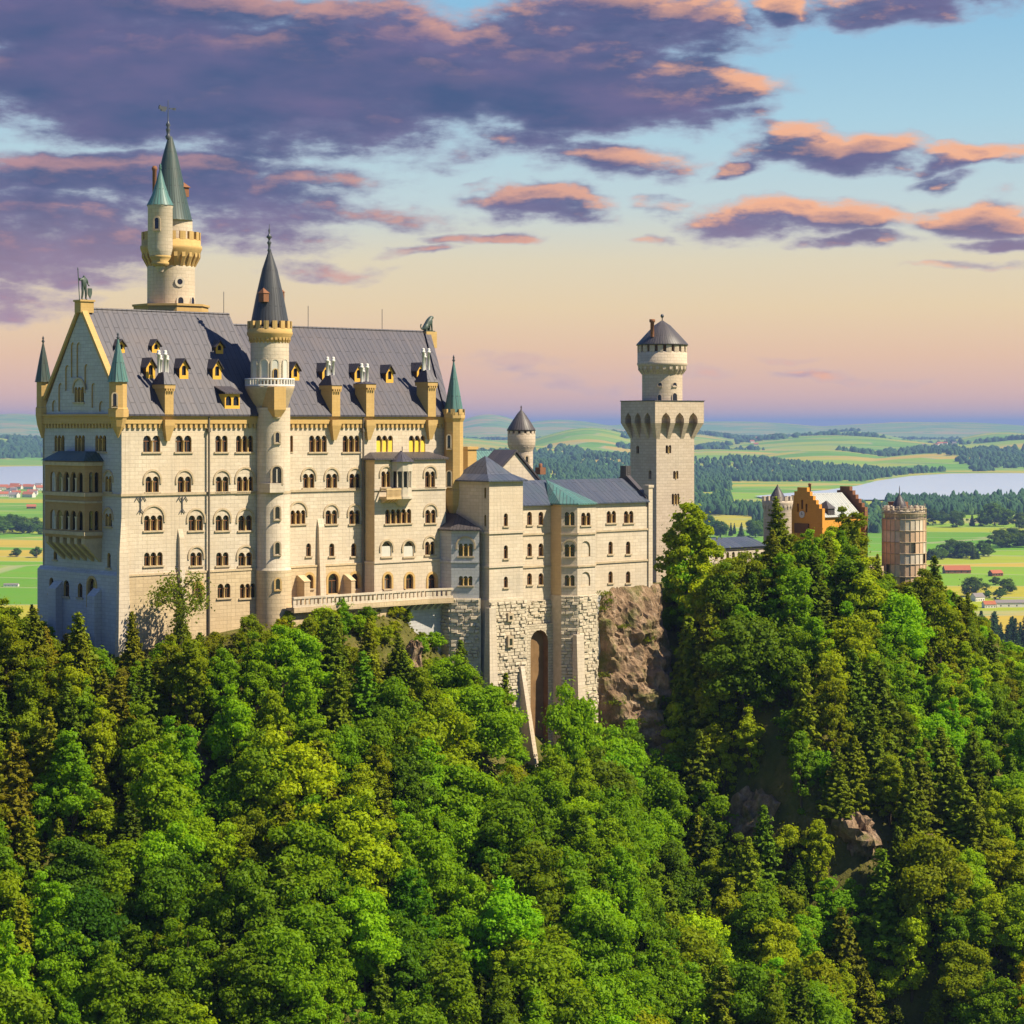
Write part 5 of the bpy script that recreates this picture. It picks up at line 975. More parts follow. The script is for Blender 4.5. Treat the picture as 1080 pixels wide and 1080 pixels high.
m = MB(); m.lathe(axis(951, xv), xv + .5, pix_prof(951, xv + .5, [(8, 542), (7.5, 534), (6, 530), (2.5, 524), (.6, 521.5), (.35, 514), (.05, 512)]), 20); m.build('cap_roof', M['slate_brown'], sc)
m = MB(); m.box(axis(962, xv) - 1.4, axis(962, xv) + 1.4, xv + 2, xv + 4.5, zx(542), zx(530)); m.build('cap_roof', M['brick_dark'], sc)
# front wall of the gate building below
fw = thing('gate_lodge', 'sunlit yellow front of the gate building showing between trunks', 'building', (axis(915, xv), xv, -38))
Pw = Plane((0, -.5, 0), (1, 0)); x0, x1 = Pw.px(899, 620)[0], Pw.px(932, 620)[0]; W = Wall(Pw, [(x0, -50), (x1, -50), (x1, Pw.px(915, 598)[1]), (x0, Pw.px(915, 598)[1])]); window(fw, W, 912, 921, 640, 656, 1, 'o'); m = MB(); W.into(m); m.box(x0, x1, -.2, 6, -50, Pw.px(915, 598)[1] - .01); m.build('wall', [M['stone_low'], M['ochre']], fw)
# low gallery between gate tower and gatehouse
lw = thing('low_gallery', 'long low pale gallery with blue grey roof between gate tower and gatehouse', 'building', (axis(780, 10), 10, -32))
x0, x1 = axis(745, 8.), axis(808, 8.); zq = lambda y: on_v(780, y, 8.)[2]; Pw = Plane((0, 8., 0), (1, 0)); W = Wall(Pw, [(x0, -50), (x1, -50), (x1, zq(577)), (x0, zq(577))])
for i in range(9): window(lw, W, 754 + i * 6, 757 + i * 6, 582, 590, 1, 'j')
m = MB(); W.into(m); m.pbox(Pw, x0, x1, .003, .2, zq(579.5), zq(577)); m.build('wall', [M['pale_trim'], M['trim']], lw)
m = MB(); zr_ = on_v(780, 566, 12.)[2]; m.face([(x0, 7.5, zq(577)), (x1, 7.5, zq(577)), (x1, 12, zr_), (x0, 12, zr_)]); m.face([(x1, 16.5, zq(577)), (x0, 16.5, zq(577)), (x0, 12, zr_), (x1, 12, zr_)]); m.build('roof', M['slate_blue'], lw)

# ------------------------------------------------------------------ statues on the roof ridges
def skinned(name, pts, edges, mt, parent, sub=1):
    """one continuous body grown over a jointed skeleton; pts = (u, v, z, radius)"""
    org = ORG[parent]; me = bpy.data.meshes.new(name); me.from_pydata([(p[0] - org[0], p[1] - org[1], p[2] - org[2]) for p in pts], edges, []); o = bpy.data.objects.new(name, me); COL.objects.link(o)
    md = o.modifiers.new('s', 'SKIN'); md.use_smooth_shade = True
    for i, p in enumerate(pts): me.skin_vertices[0].data[i].radius = (p[3], p[3])
    me.skin_vertices[0].data[0].use_root = True
    s = o.modifiers.new('u', 'SUBSURF'); s.levels = s.render_levels = sub
    bpy.context.view_layer.update(); dg = bpy.context.evaluated_depsgraph_get(); nm = bpy.data.meshes.new_from_object(o.evaluated_get(dg)); o.modifiers.clear(); o.data = nm; nm.materials.clear(); nm.materials.append(mt); o.parent = parent; ORG[o] = org; return o
zp = zR1 + .5; m = MB(); m.box(-.55, 1.5, GW / 2 - .8, GW / 2 + .8, zR1 - .6, zR1 + .9); m.box(-.7, 1.65, GW / 2 - .95, GW / 2 + .95, zR1 + .901, zR1 + 1.15); m.build('statue_pedestal', M['ochre'], palace)
kn = thing('knight_statue', 'dark bronze standing figure with spear and shield on the western gable top', 'statue', (.45, GW / 2, zR1 + 1.15))
c = (.45, GW / 2, zR1 + 1.15); h = on_v(81, 288, GW / 2)[2] - c[2]; s = h / 1.8
def kp(u, v, z, r): return (c[0] + u * s, c[1] + v * s, c[2] + z * s, r * s)
skinned('body', [kp(0, 0, .95, .15), kp(0, 0, 1.2, .16), kp(0, 0, 1.42, .17), kp(0, 0, 1.55, .065), kp(0, 0, 1.68, .11), kp(.2, .0, 1.42, .075), kp(.30, .02, 1.15, .06), kp(.33, -.12, .95, .05), kp(-.2, 0, 1.42, .075), kp(-.36, -.05, 1.3, .06), kp(-.42, -.1, 1.5, .05),
          kp(.10, 0, .9, .11), kp(.13, -.03, .5, .085), kp(.14, 0, .08, .06), kp(.15, -.14, .03, .05), kp(-.10, 0, .9, .11), kp(-.14, -.06, .5, .085), kp(-.17, 0, .08, .06), kp(-.18, -.14, .03, .05)],
        [(0, 1), (1, 2), (2, 3), (3, 4), (2, 5), (5, 6), (6, 7), (2, 8), (8, 9), (9, 10), (0, 11), (11, 12), (12, 13), (13, 14), (0, 15), (15, 16), (16, 17), (17, 18)], M['bronze'], kn, 2)
m = MB(); m.tube(kp(-.42, -.12, .0, 0)[:3], kp(-.55, -.12, 2.05, 0)[:3], .03 * s); m.tube(kp(-.55, -.12, 2.05, 0)[:3], kp(-.565, -.12, 2.2, 0)[:3], .05 * s, .005 * s); m.build('spear', M['bronze'], kn)
m = MB(); q = [kp(x, y, z, 0)[:3] for x, y, z in ((.2, -.2, .8), (.56, -.12, .8), (.56, -.12, .45), (.38, -.2, .08), (.2, -.2, .4))]; m.face(q); q2 = [(x, y + .08 * s, z) for x, y, z in q]; m.face(q2[::-1]); [m.face([q[i], q2[i], q2[(i + 1) % 5], q[(i + 1) % 5]]) for i in range(5)]; m.build('shield', M['bronze'], kn)
m = MB(); ul_ = on_v(451, 349, GW / 2)[0]; m.box(ul_ - .9, ul_ + 1.2, GW / 2 - .8, GW / 2 + .8, zR2 - 2.5, on_v(454, 350, GW / 2)[2]); m.build('statue_pedestal', M['ochre'], palace)
li = thing('lion_statue', 'dark bronze seated lion on the eastern end of the palace ridge', 'statue', (ul_, GW / 2, on_v(454, 350, GW / 2)[2])); c = (ul_, GW / 2, on_v(454, 350, GW / 2)[2] + .02); s = 2.5 / 1.5
def lp(u, v, z, r): return (c[0] + u * s, c[1] + v * s, c[2] + z * s, r * s)
skinned('body', [lp(-.45, 0, .35, .28), lp(-.15, 0, .62, .26), lp(.15, 0, .95, .26), lp(.3, 0, 1.2, .24), lp(.48, 0, 1.36, .20), lp(.7, 0, 1.3, .12),
          lp(.32, .15, .75, .12), lp(.38, .16, .38, .085), lp(.40, .16, .08, .08), lp(.52, .16, .05, .08), lp(.32, -.15, .75, .12), lp(.38, -.16, .38, .085), lp(.40, -.16, .08, .08), lp(.52, -.16, .05, .08),
          lp(-.3, .24, .28, .17), lp(.0, .27, .12, .11), lp(.2, .27, .06, .07), lp(-.3, -.24, .28, .17), lp(.0, -.27, .12, .11), lp(.2, -.27, .06, .07), lp(-.75, 0, .2, .06), lp(-.85, 0, .5, .05), lp(-.75, 0, .7, .08)],
        [(0, 1), (1, 2), (2, 3), (3, 4), (4, 5), (2, 6), (6, 7), (7, 8), (8, 9), (2, 10), (10, 11), (11, 12), (12, 13), (0, 14), (14, 15), (15, 16), (0, 17), (17, 18), (18, 19), (0, 20), (20, 21), (21, 22)], M['bronze'], li, 2)
m = MB(); m.box(c[0] - .85, c[0] + 1.05, c[1] - .6, c[1] + .6, c[2] - .02, c[2] + .12); m.build('plinth', M['bronze'], li)

# ------------------------------------------------------------------ foliage meshes (built once, shared by many trees)
def leaves(name, C, N, S, asp, mts, extra=None):
    """diamond leaf sprays: centres, normals, sizes -> one mesh; extra = MB with trunk faces"""
    n = len(C); N = N / (np.linalg.norm(N, axis=1, keepdims=True) + 1e-9); A = RNG.normal(size=(n, 3)); A -= (A * N).sum(1, keepdims=True) * N; A /= np.linalg.norm(A, axis=1, keepdims=True) + 1e-9
    B = np.cross(N, A); s = S[:, None]; bend = N * s * .18
    v = np.stack([C - A * s * asp, C - B * s * .62 + bend, C + A * s * asp, C + B * s * .62 + bend], 1).reshape(-1, 3)
    me = bpy.data.meshes.new(name); nv = 4 * n
    me.vertices.add(nv); me.vertices.foreach_set('co', v.ravel()); me.loops.add(nv); me.loops.foreach_set('vertex_index', np.arange(nv)); me.polygons.add(n); me.polygons.foreach_set('loop_start', np.arange(0, nv, 4)); me.polygons.foreach_set('loop_total', np.full(n, 4))
    me.materials.append(mts); me.update(calc_edges=True); return me
def limb(m, p0, p1, r0, r1, n=6, bow=.1):
    p0 = np.array(p0, float); p1 = np.array(p1, float); mid = (p0 + p1) / 2 + np.array([0, 0, -bow * np.linalg.norm(p1 - p0)]); pts = [p0, mid, p1]; rs = [r0, (r0 + r1) / 2, r1]
    for a, b, ra, rb in zip(pts, pts[1:], rs, rs[1:]): m.tube(a, b, ra, rb, n)
def broadleaf(name, seed, H, R, base=.20, ncl=125, nl=340, size=.27, sparse=1.):
    g = np.random.default_rng(seed); C, N, S = [], [], []; zc = H * (base + (1 - base) * .52); a = H * (1 - base) * .52; tops = []
    sk = g.uniform(.75, 1.25, 6); ph = g.uniform(0, 6.28, 6)
    for i in range(ncl):
        d = g.normal(size=3); d[2] = d[2] * 1.1 + .22; d /= np.linalg.norm(d); t = math.atan2(d[1], d[0]); rr = 1 + .18 * math.sin(2 * t + ph[0]) + .14 * math.sin(3 * t + ph[1]) + .12 * math.sin(4 * d[2] + ph[2])
        f = g.uniform(.42, 1.06) * rr; c = np.array([d[0] * R * f * (1 - .42 * max(d[2], 0)), d[1] * R * f * (1 - .42 * max(d[2], 0)), zc + d[2] * a * f]); rc = R * g.uniform(.09, .27); tops.append((c, rc))
        n = int(nl * sparse * (rc / R / .28) ** 2); q = g.normal(size=(n, 3)); q[:, 2] = q[:, 2] * .9 + .25; q /= np.linalg.norm(q, axis=1, keepdims=True); rad = g.uniform(.30, 1.30, n) ** .6
        p = c + q * (rc * rad)[:, None] * np.array([1.1, 1.1, .72]) + g.normal(size=(n, 3)) * rc * .07
        C.append(p); N.append(q * .8 + g.normal(size=(n, 3)) * .75 + np.array([0, 0, .25])); S.append(g.uniform(.6, 1.15, n) * size)
    for c, rc in tops:
        n = int(26 * sparse * (rc / R / .16)); q = g.normal(size=(n, 3)); C.append(c + q * max(rc, R * .14) * np.array([.85, .85, .62])); N.append(q + np.array([0, 0, .4])); S.append(g.uniform(.6, 1.1, n) * size)
    crown = leaves(name + '_crown', np.concatenate(C), np.concatenate(N), np.concatenate(S), .95, M['leaf'])
    m = MB(); limb(m, (0, 0, -2.5), (g.uniform(-.3, .3), g.uniform(-.3, .3), zc), H * .022, H * .010, 8, 0)
    for c, rc in tops[:9]: limb(m, (0, 0, H * base * g.uniform(.7, 1.3)), c, H * .009, .03, 5)
    return crown, m.mesh(name + '_trunk', [M['bark']])
def spruce(name, seed, H, R, base=.06, dens=1., size=.44):
    g = np.random.default_rng(seed); C, N, S = [], [], []; m = MB(); limb(m, (0, 0, -2.5), (0, 0, H * .98), H * .016, .03, 7, 0); z = H * base
    while z < H * .985:
        t = (z / H - base) / (1 - base); r = R * (1 - t) ** .82 * g.uniform(.72, 1.15) + .12; nb = max(4, int((6 + 7 * (1 - t)) * dens)); a0 = g.uniform(0, 6.28)
        for j in range(nb):
            if g.random() < .10: continue
            a = a0 + 6.283 * j / nb + g.normal() * .22; rl = r * g.uniform(.6, 1.12); k = max(3, int(rl / .20)); s = np.linspace(.12, 1, k); droop = -.30 * rl * s + .22 * rl * s ** 3
            if t > .8: droop = droop + .35 * rl * s
            px_ = np.stack([np.cos(a) * rl * s, np.sin(a) * rl * s, z + droop], 1); side = np.array([-math.sin(a), math.cos(a), 0])
            for rep in range(4):
                off = g.uniform(-1, 1, k) * .42 * (1.1 - s) * min(rl, 2.2) * .8; p = px_ + side * off[:, None] + g.normal(size=(k, 3)) * .07; p[:, 2] -= np.abs(off) * .25 + g.uniform(0, .28, k)
                C.append(p); N.append(np.stack([np.cos(a) * .45 + g.normal(size=k) * .5, np.sin(a) * .45 + g.normal(size=k) * .5, .75 + g.normal(size=k) * .4], 1)); S.append(g.uniform(.6, 1.15, k) * size * (.55 + .45 * (1 - t)))
            if j % 3 == 0 and rl > .8: m.tube((0, 0, z), tuple(px_[-1]), .045, .012, 4)
        z += H * .026 * g.uniform(.8, 1.25) / dens ** .3
    return leaves(name + '_crown', np.concatenate(C), np.concatenate(N), np.concatenate(S), 1.15, M['needle']), m.mesh(name + '_trunk', [M['bark']])
BROAD = [broadleaf('broadleaf', 11, 13, 4.6), broadleaf('broadleaf', 12, 14, 3.9, .16, 130), broadleaf('broadleaf', 13, 12, 4.7, .22, 150, 300), broadleaf('broadleaf', 14, 15, 3.5, .14, 120), broadleaf('broadleaf', 15, 13, 4.4, .2, 90, 420)]
SLIM = [broadleaf('slim_broadleaf', 21, 13, 2.9, .12, 90, 260, .25), broadleaf('slim_broadleaf', 22, 14, 2.6, .1, 90, 250, .25), broadleaf('slim_broadleaf', 23, 12, 3.1, .14, 80, 260, .25, .8)]
BUSH = [broadleaf('bush', 31, 4, 2.5, .05, 50, 200, .2), broadleaf('bush', 32, 3.6, 2.2, .05, 46, 200, .2), broadleaf('bush', 33, 4.6, 2.1, .08, 48, 200, .2)]
SPRUCE = [spruce('spruce', 41, 16, 4.1), spruce('spruce', 42, 18, 3.9, .06, 1.), spruce('spruce', 43, 15, 3.4, .06, .95), spruce('spruce', 44, 17, 4.6, .04, 1.1), spruce('spruce', 45, 16, 3.2, .08, .85)]
HGT = {id(k[0]): h for ks, hs in ((BROAD, (13, 14, 12, 15, 13)), (SLIM, (13, 14, 12)), (BUSH, (4, 3.6, 4.6)), (SPRUCE, (16, 18, 15, 17, 16))) for k, h in zip(ks, hs)}
TREES = []
def tree(kind, mesh, X, Y, z, h, tint, wide=1., cat='tree', parts=True):
    o = bpy.data.objects.new(kind, None); COL.objects.link(o); o.location = (X, Y, z); s = h / HGT[id(mesh[0])]; o.scale = (s * wide, s * wide, s); o.rotation_euler = (random.gauss(0, .025), random.gauss(0, .025), random.uniform(0, 6.28)); o['category'] = cat
    for nm, me in zip(('crown', 'trunk'), mesh):
        c = bpy.data.objects.new(nm, me); COL.objects.link(c); c.parent = o; c.color = (*tint, 1)
    TREES.append(dict(o=o, kind=kind, X=X, Y=Y, z=z, h=h, tint=tint, px=540 + FPX * X / Y, base=HOR - FPX * (z - CAMZ) / Y, top=HOR - FPX * (z + h - CAMZ) / Y)); return o
TINT = {'fresh': (.180, .325, .003), 'green': (.146, .258, .003), 'deep': (.092, .185, .004), 'yellow': (.262, .345, .004), 'olive': (.195, .250, .004), 'needle': (.105, .155, .005), 'needle_olive': (.150, .190, .005), 'needle_brown': (.172, .178, .005), 'rust': (.19, .165, .01)}
def jit(c, s=.16): k = 1 + random.gauss(0, s); return tuple(max(.004, x * k * (1 + random.gauss(0, .07))) for x in c)
# highest row a crown may reach in each column, so that the walls stay in view
TOPX = [-80, 0, 35, 60, 85, 105, 122, 140, 165, 185, 215, 245, 268, 300, 330, 380, 425, 445, 475, 505, 520, 545, 560, 575, 600, 632, 650, 672, 690, 705, 722, 745, 760, 790, 815, 828, 845, 870, 900, 922, 935, 955, 975, 990, 1010, 1035, 1060, 1090, 1160]
TOPY = [640, 636, 628, 664, 655, 672, 700, 695, 668, 650, 660, 665, 664, 655, 640, 640, 662, 690, 694, 690, 715, 732, 805, 812, 760, 758, 775, 690, 640, 590, 560, 566, 596, 584, 556, 540, 566, 560, 552, 572, 618, 612, 600, 596, 618, 650, 690, 700, 715]
random.seed(19)
ROCKS = ((552, 40, 7, 9, 'pale rock face below the raking buttress'), (206, 19, 5, 5, 'small ochre rock under the sunlit palace wall'), (432, 11.5, 3, 8, 'pale narrow crag at the end of the terrace bushes'), (790, 27, 9, 10, 'grey crag in the shaded gully'), (985, 50, 8, 10, 'pale rock low on the eastern spur'), (902, 42, 8, 7, 'brown rocky patch in the middle of the eastern spur'), (852, 24, 7, 7, 'ochre rock under the tallest spruce'), (480, 27, 8, 6, 'brown rock ledge below the shaded low block'), (1003, 72, 9, 12, 'cream rock near the lower right corner'), (925, 58, 10, 7, 'grey stones among conifers on the spur'), (872, 72, 6, 6, 'small pale rock low on the spur left of the cream rock'))
RUV = [(float(on_v(q[0], 500, -q[1])[0]), q[1], q[2]) for q in ROCKS]
pts = []
def place():
    tries = 0
    while tries < 42000:
        tries += 1
        u = random.uniform(-75, 215); w = random.uniform(-26, 95); X, Y = P0 + U * u - V * w
        if Y < 150: continue
        px = 540 + FPX * X / Y
        if px < -60 or px > 1150: continue
        z = float(hill(X, Y)); base = HOR - FPX * (z - CAMZ) / Y
        if base > 1330 or base < 600: continue
        # keep clear of the buildings
        if w < 3.2 and -3 < u < 58: continue
        if w < 12.5 and 57 <= u < 101: continue
        if w < 1 and 101 <= u < 178 and not (w > -3 and 122 < u < 148): continue
        if -26 < w <= 3 and -2 < u < 100: continue
        if w < -1 and u > 100: continue
        if u < -3 and w < -18: continue
        if 618 < px < 668 and base < 800 : continue
        if any(abs(u - a) < r_ * .5 + .8 and -1.5 < w - b < r_ * .5 + 3.2 for a, b, r_ in RUV): continue
        left = px < 700
        near = w < (21 + 7 * math.sin(px / 60)) * (1 if px < 450 else .65) if left else w < 10
        r = random.random()
        if left and not near: kind = 'b' if r < .80 else ('l' if r < .90 else 's')
        elif left: kind = 's' if r < .46 else ('l' if r < .80 else ('u' if r < .93 else 'b'))
        else: kind = 's' if r < .30 else ('l' if r < .62 else ('b' if r < .84 else 'u'))
        rad = {'b': 4.6, 'l': 3.5, 's': 3.9, 'u': 2.4}[kind]
        if any((u - a) ** 2 + (w - b) ** 2 < ((rad + c) * .5 * .86) ** 2 * 1.0 for a, b, c in pts): continue
        h = {'b': random.uniform(10, 15), 'l': random.uniform(8.5, 13.5), 's': random.uniform(9, 17), 'u': random.uniform(2.6, 4.6)}[kind]
        if not left and w < 24: h *= 1.25
        for _ in range(12):
            topy = HOR - FPX * (z + h - CAMZ) / Y; k = FPX / Y; ww = {'b': 4.2, 'l': 2.5, 's': 1.0, 'u': 1.8}[kind] * k; lim = max(np.interp(px, TOPX, TOPY), np.interp(px - ww, TOPX, TOPY) - (4 if kind != 's' else 40), np.interp(px + ww, TOPX, TOPY) - (4 if kind != 's' else 40))
            if topy >= lim: break
            h *= .88
        if h < {'b': 6.5, 'l': 4.5, 's': 6.0, 'u': 1.6}[kind]:
            if kind in 'bl' and h > 2: kind = 'u'; h = min(h, 4)
            else: continue
        pts.append((u, w, rad)); yield kind, u, w, X, Y, z, h, px, near, left
cnt = 0
for kind, u, w, X, Y, z, h, px, near, left in place():
    r = random.random(); warm = near and px < 450
    if kind == 's':
        t = 'needle_brown' if warm and r < .28 else ('needle_olive' if r < (.65 if px > 700 or warm else .35) else 'needle'); tree('spruce', random.choice(SPRUCE), X, Y, z - .3, h, jit(TINT[t]), random.uniform(1.05, 1.4))
    else:
        if warm: t = 'olive' if r < .42 else ('yellow' if r < .68 else ('green' if r < .98 else 'rust'))
        elif left: t = 'fresh' if r < .52 else ('green' if r < .76 else ('deep' if r < .88 else 'yellow'))
        else: t = 'fresh' if r < .40 else ('green' if r < .54 else ('yellow' if r < .86 else ('olive' if r < .99 else 'rust')))
        me = random.choice({'b': BROAD, 'l': SLIM, 'u': BUSH}[kind]); tree({'b': 'broadleaf_tree', 'l': 'slim_tree', 'u': 'bush'}[kind], me, X, Y, z - .3, h, jit(TINT[t]), random.uniform(.9, 1.12), 'bush' if kind == 'u' else 'tree')
def at_px(px, w):
    """ground point in column px at distance w in front of the long front"""
    q = on_v(px, 500, -w); X, Y = P0 + U * q[0] + V * q[1]; return X, Y, float(hill(X, Y))
def special(kind, mesh, px, w, top, tint, wide=1., label=None, cat='tree'):
    X, Y, z = at_px(px, w); h = (HOR - top) / FPX * Y + CAMZ - z; o = tree(kind, mesh, X, Y, z - .3, h, TINT[tint] if isinstance(tint, str) else tint, wide, cat); o['label'] = label; return o
special('spruce', SPRUCE[0], 84, 7, 640, 'needle_olive', 1.2, 'tall olive spruce standing against the shaded gable foot')
special('spruce', SPRUCE[2], 140, 5, 640, 'needle_brown', 1., 'brownish spruce beside the sunlit corner pier of the palace')
special('spruce', SPRUCE[3], 490, 15, 672, 'needle', 1., 'dark spruce in front of the shaded low block')
special('spruce', SPRUCE[4], 532, 20, 705, 'needle_olive', 1.1, 'lone spruce climbing past the rough base of the square tower')
special('broadleaf_tree', BROAD[3], 728, 5, 535, 'yellow', 1.1, 'bright yellow green tree in front of the square gate tower foot')
special('spruce', SPRUCE[1], 824, 8, 520, 'needle_olive', 1.15, 'tallest spruce rising in front of the gate turret cone')
special('spruce', SPRUCE[3], 815, 12, 556, 'needle_brown', 1.1, 'broad brownish spruce just left below the tallest spruce')
special('broadleaf_tree', BROAD[1], 899, 6, 545, 'olive', 1.0, 'spreading olive tree hiding the lower half of the orange gatehouse')
special('spruce', SPRUCE[2], 874, 10, 562, 'needle_olive', 1., 'olive spruce beneath the clock of the orange gable')
special('spruce', SPRUCE[0], 987, 9, 582, 'needle', 1., 'dark spruce just right of the scaffolded tower')
special('spruce', SPRUCE[1], 1022, 14, 622, 'needle_olive', 1., 'tall spruce on the eastern ridge seen against the meadow')
special('broadleaf_tree', BROAD[0], 604, 21, 738, 'fresh', .7, 'fresh green tree at the foot of the polygonal bay')
# the half bare tree on the sunny wall
def bare_tree(seed=5):
    g = np.random.default_rng(seed); m = MB(); H = 11.; C, N, S = [], [], []
    limb(m, (0, 0, -1), (.3, 0, H * .62), .36, .2, 8, 0); limb(m, (.3, 0, H * .62), (-.6, .1, H), .2, .04, 6, -.05)
    def br(p, d, l, r, dep):
        q = p + d * l; limb(m, p, q, r, r * .5, 5, -.06)
        if dep == 0 or l < 1.0:
            for _ in range(26): C.append(q + g.normal(size=3) * .55); N.append(g.normal(size=3) + np.array([0, 0, .5])); S.append(.23 * g.uniform(.6, 1.2))
            return
        for _ in range(3):
            e = d + g.normal(size=3) * .55 + np.array([0, 0, .18]); br(q - d * l * g.uniform(0, .35), e / np.linalg.norm(e), l * g.uniform(.5, .72), r * .5, dep - 1)
    for z, a, l in ((4.4, 0.2, 3.6), (4.9, 3.3, 4.0), (5.8, 2.8, 3.2), (6.4, .1, 3.2), (6.8, 1.6, 2.6), (7.3, 3.6, 2.4), (8.2, 6.0, 2.0), (5.2, 4.7, 2.8), (9.0, 3.0, 1.5)):
        d = np.array([math.cos(a), math.sin(a), .75]); br(np.array([.15, 0, z]), d / np.linalg.norm(d), l * .62, .12, 2)
    for _ in range(900): zz = g.uniform(2, 8.5); C.append(np.array([g.normal() * .5, g.normal() * .5, zz])); N.append(g.normal(size=3)); S.append(.22)
    return leaves('half_bare_crown', np.array(C), np.array(N), np.array(S), .9, M['leaf']), m.mesh('half_bare_trunk', [M['bark']])
BT = bare_tree(); HGT[id(BT[0])] = 11.6
X, Y, z = at_px(190, 5.0); h = (HOR - 590) / FPX * Y + CAMZ - z; bo = tree('half_bare_tree', BT, X, Y, z - .2, h, (.15, .20, .02), .95); bo.rotation_euler = (0, 0, .45); bo['label'] = 'half bare tree with crooked branches in front of the sunlit palace wall'

# undergrowth over the whole slope
n = 52000; uu = RNG.uniform(-80, 215, n); w2 = RNG.uniform(-2, 95, n); gx = P0[0] + U[0] * uu - V[0] * w2; gy = P0[1] + U[1] * uu - V[1] * w2
keep = (fbm(gx / 5, gy / 5, 77) > .40) & ~((w2 < 12) & (uu > 57) & (uu < 101)) & ~((w2 < 1.5) & (uu > -2)); gx, gy = gx[keep], gy[keep]; gz = hill(gx, gy)
C = np.stack([gx, gy, gz + RNG.uniform(0, .7, len(gx))], 1); N = RNG.normal(size=C.shape) * .6 + np.array([0, -.3, .8]); me = leaves('undergrowth', C, N, RNG.uniform(.2, .5, len(gx)), .9, M['leaf'])
o = bpy.data.objects.new('undergrowth', me); COL.objects.link(o); o.color = (.13, .14, .01, 1); tag(o, kind='stuff')

# ------------------------------------------------------------------ rocks
def rock(px, w, wid, hgt, seed, label, dz=0., mt='cliff', depth=None, lift=1.5):
    X, Y, z = at_px(px, w); r = random.Random(seed); g = np.random.default_rng(seed); n = 34; T_, Ph = np.meshgrid(np.linspace(0, 2 * math.pi, n, endpoint=False), np.linspace(0.04, math.pi - .04, n // 2))
    d = np.stack([np.sin(Ph) * np.cos(T_), np.sin(Ph) * np.sin(T_), np.cos(Ph)], -1); ng = fbm(d[..., 0] * 1.7 + seed + d[..., 2], d[..., 1] * 1.7 - d[..., 2] * 1.3, seed, 5)
    strata = .06 * np.sign(np.sin(d[..., 2] * 9 + 4 * ng)); rr = .35 + 1.25 * ng + strata * 1.6 + .35 * (fbm(d[..., 0] * 5 + seed, d[..., 2] * 5 + d[..., 1] * 5, seed + 3, 3) - .5)
    p = d * rr[..., None] * np.array([wid / 2, (depth or wid * .8) / 2, hgt / 2]); p = np.round(p * 1.1) / 1.1 * .45 + p * .55; p[..., 0] += p[..., 2] * .25
    i = np.arange(n * (n // 2)).reshape(n // 2, n); f = np.stack([i[:-1], np.roll(i[:-1], -1, 1), np.roll(i[1:], -1, 1), i[1:]], -1).reshape(-1, 4)[:, ::-1]
    V_ = p.reshape(-1, 3).tolist(); F = f.tolist() + [list(range(n))[::1], list(range(n * (n // 2) - n, n * (n // 2)))[::-1]]
    me = bpy.data.meshes.new('rock_outcrop'); me.from_pydata(V_, [], F); me.materials.append(M[mt]); o = bpy.data.objects.new('rock_outcrop', me); COL.objects.link(o); o.location = (X, Y, z + dz); o.rotation_euler = (0, 0, r.uniform(0, 6)); return tag(o, label, 'rock', 'rock outcrops on the wooded slope')
def cliff(label):
    n, k = 70, 60; A_, T_ = np.meshgrid(np.linspace(-1.75, 1.75, n), np.linspace(0, 1, k)); uc = (on_v(634, 630, vC)[0] + on_v(690, 630, vC)[0]) / 2 + .6
    z = -25.6 - 33 * T_; ru = 7.2 + 1.2 * T_; rv = 1.6 + 8.5 * T_ ** .75
    du_ = ru * np.sin(A_); dv_ = -rv * np.cos(A_); s1 = fbm(A_ * 2.2 + 5, z / 5, 91, 5) - .5; s2 = fbm(A_ * 6 + z * .12, z / 1.6 + A_, 92, 4) - .5; ledge = np.round((z + 3 * s1) / 3.1) * 3.1 - z
    r = 1 + .9 * s1 + .45 * s2; Uc = uc + du_ * (1 + .35 * s1) ; Vc = vC + 1.2 + dv_ * r + .22 * ledge * (T_ > .04); z = z + .8 * s2 * (T_ > .03)
    Vc = np.where(T_ < .02, np.minimum(Vc, vC + .5), Vc)
    U2 = np.concatenate([np.full((1, n), uc), Uc]); V2 = np.concatenate([np.full((1, n), vC + 1.5), Vc]); Z2 = np.concatenate([np.full((1, n), -25.3), z])
    o = grid_mesh('rock_outcrop', P0[0] + U2 * U[0] + V2 * V[0], P0[1] + U2 * U[1] + V2 * V[1], Z2 + CAMZ, M['cliff'], False); tag(o, label, 'rock', 'rock outcrops on the wooded slope')
    g = np.random.default_rng(3); C = []
    for _ in range(16):
        i, j = g.integers(2, 40), g.integers(12, 58); c = np.array([P0[0] + Uc[i, j] * U[0] + Vc[i, j] * V[0], P0[1] + Uc[i, j] * U[1] + Vc[i, j] * V[1], z[i, j] + CAMZ + .2]); C.append(c + g.normal(size=(140, 3)) * np.array([.7, .5, .22]))
    C = np.concatenate(C); me = leaves('ledge_grass', C, g.normal(size=C.shape) + np.array([0, -.3, .9]), g.uniform(.12, .26, len(C)), .9, M['leaf']); o = bpy.data.objects.new('ledge_grass', me); COL.objects.link(o); o.color = (.13, .17, .01, 1); tag(o, kind='stuff')
cliff('big brown cliff under the eastern wing wall')
for i, (px, w, a, b, lab) in enumerate(ROCKS):
    rock(px, w, a, b, 20 + i, lab, -.6)

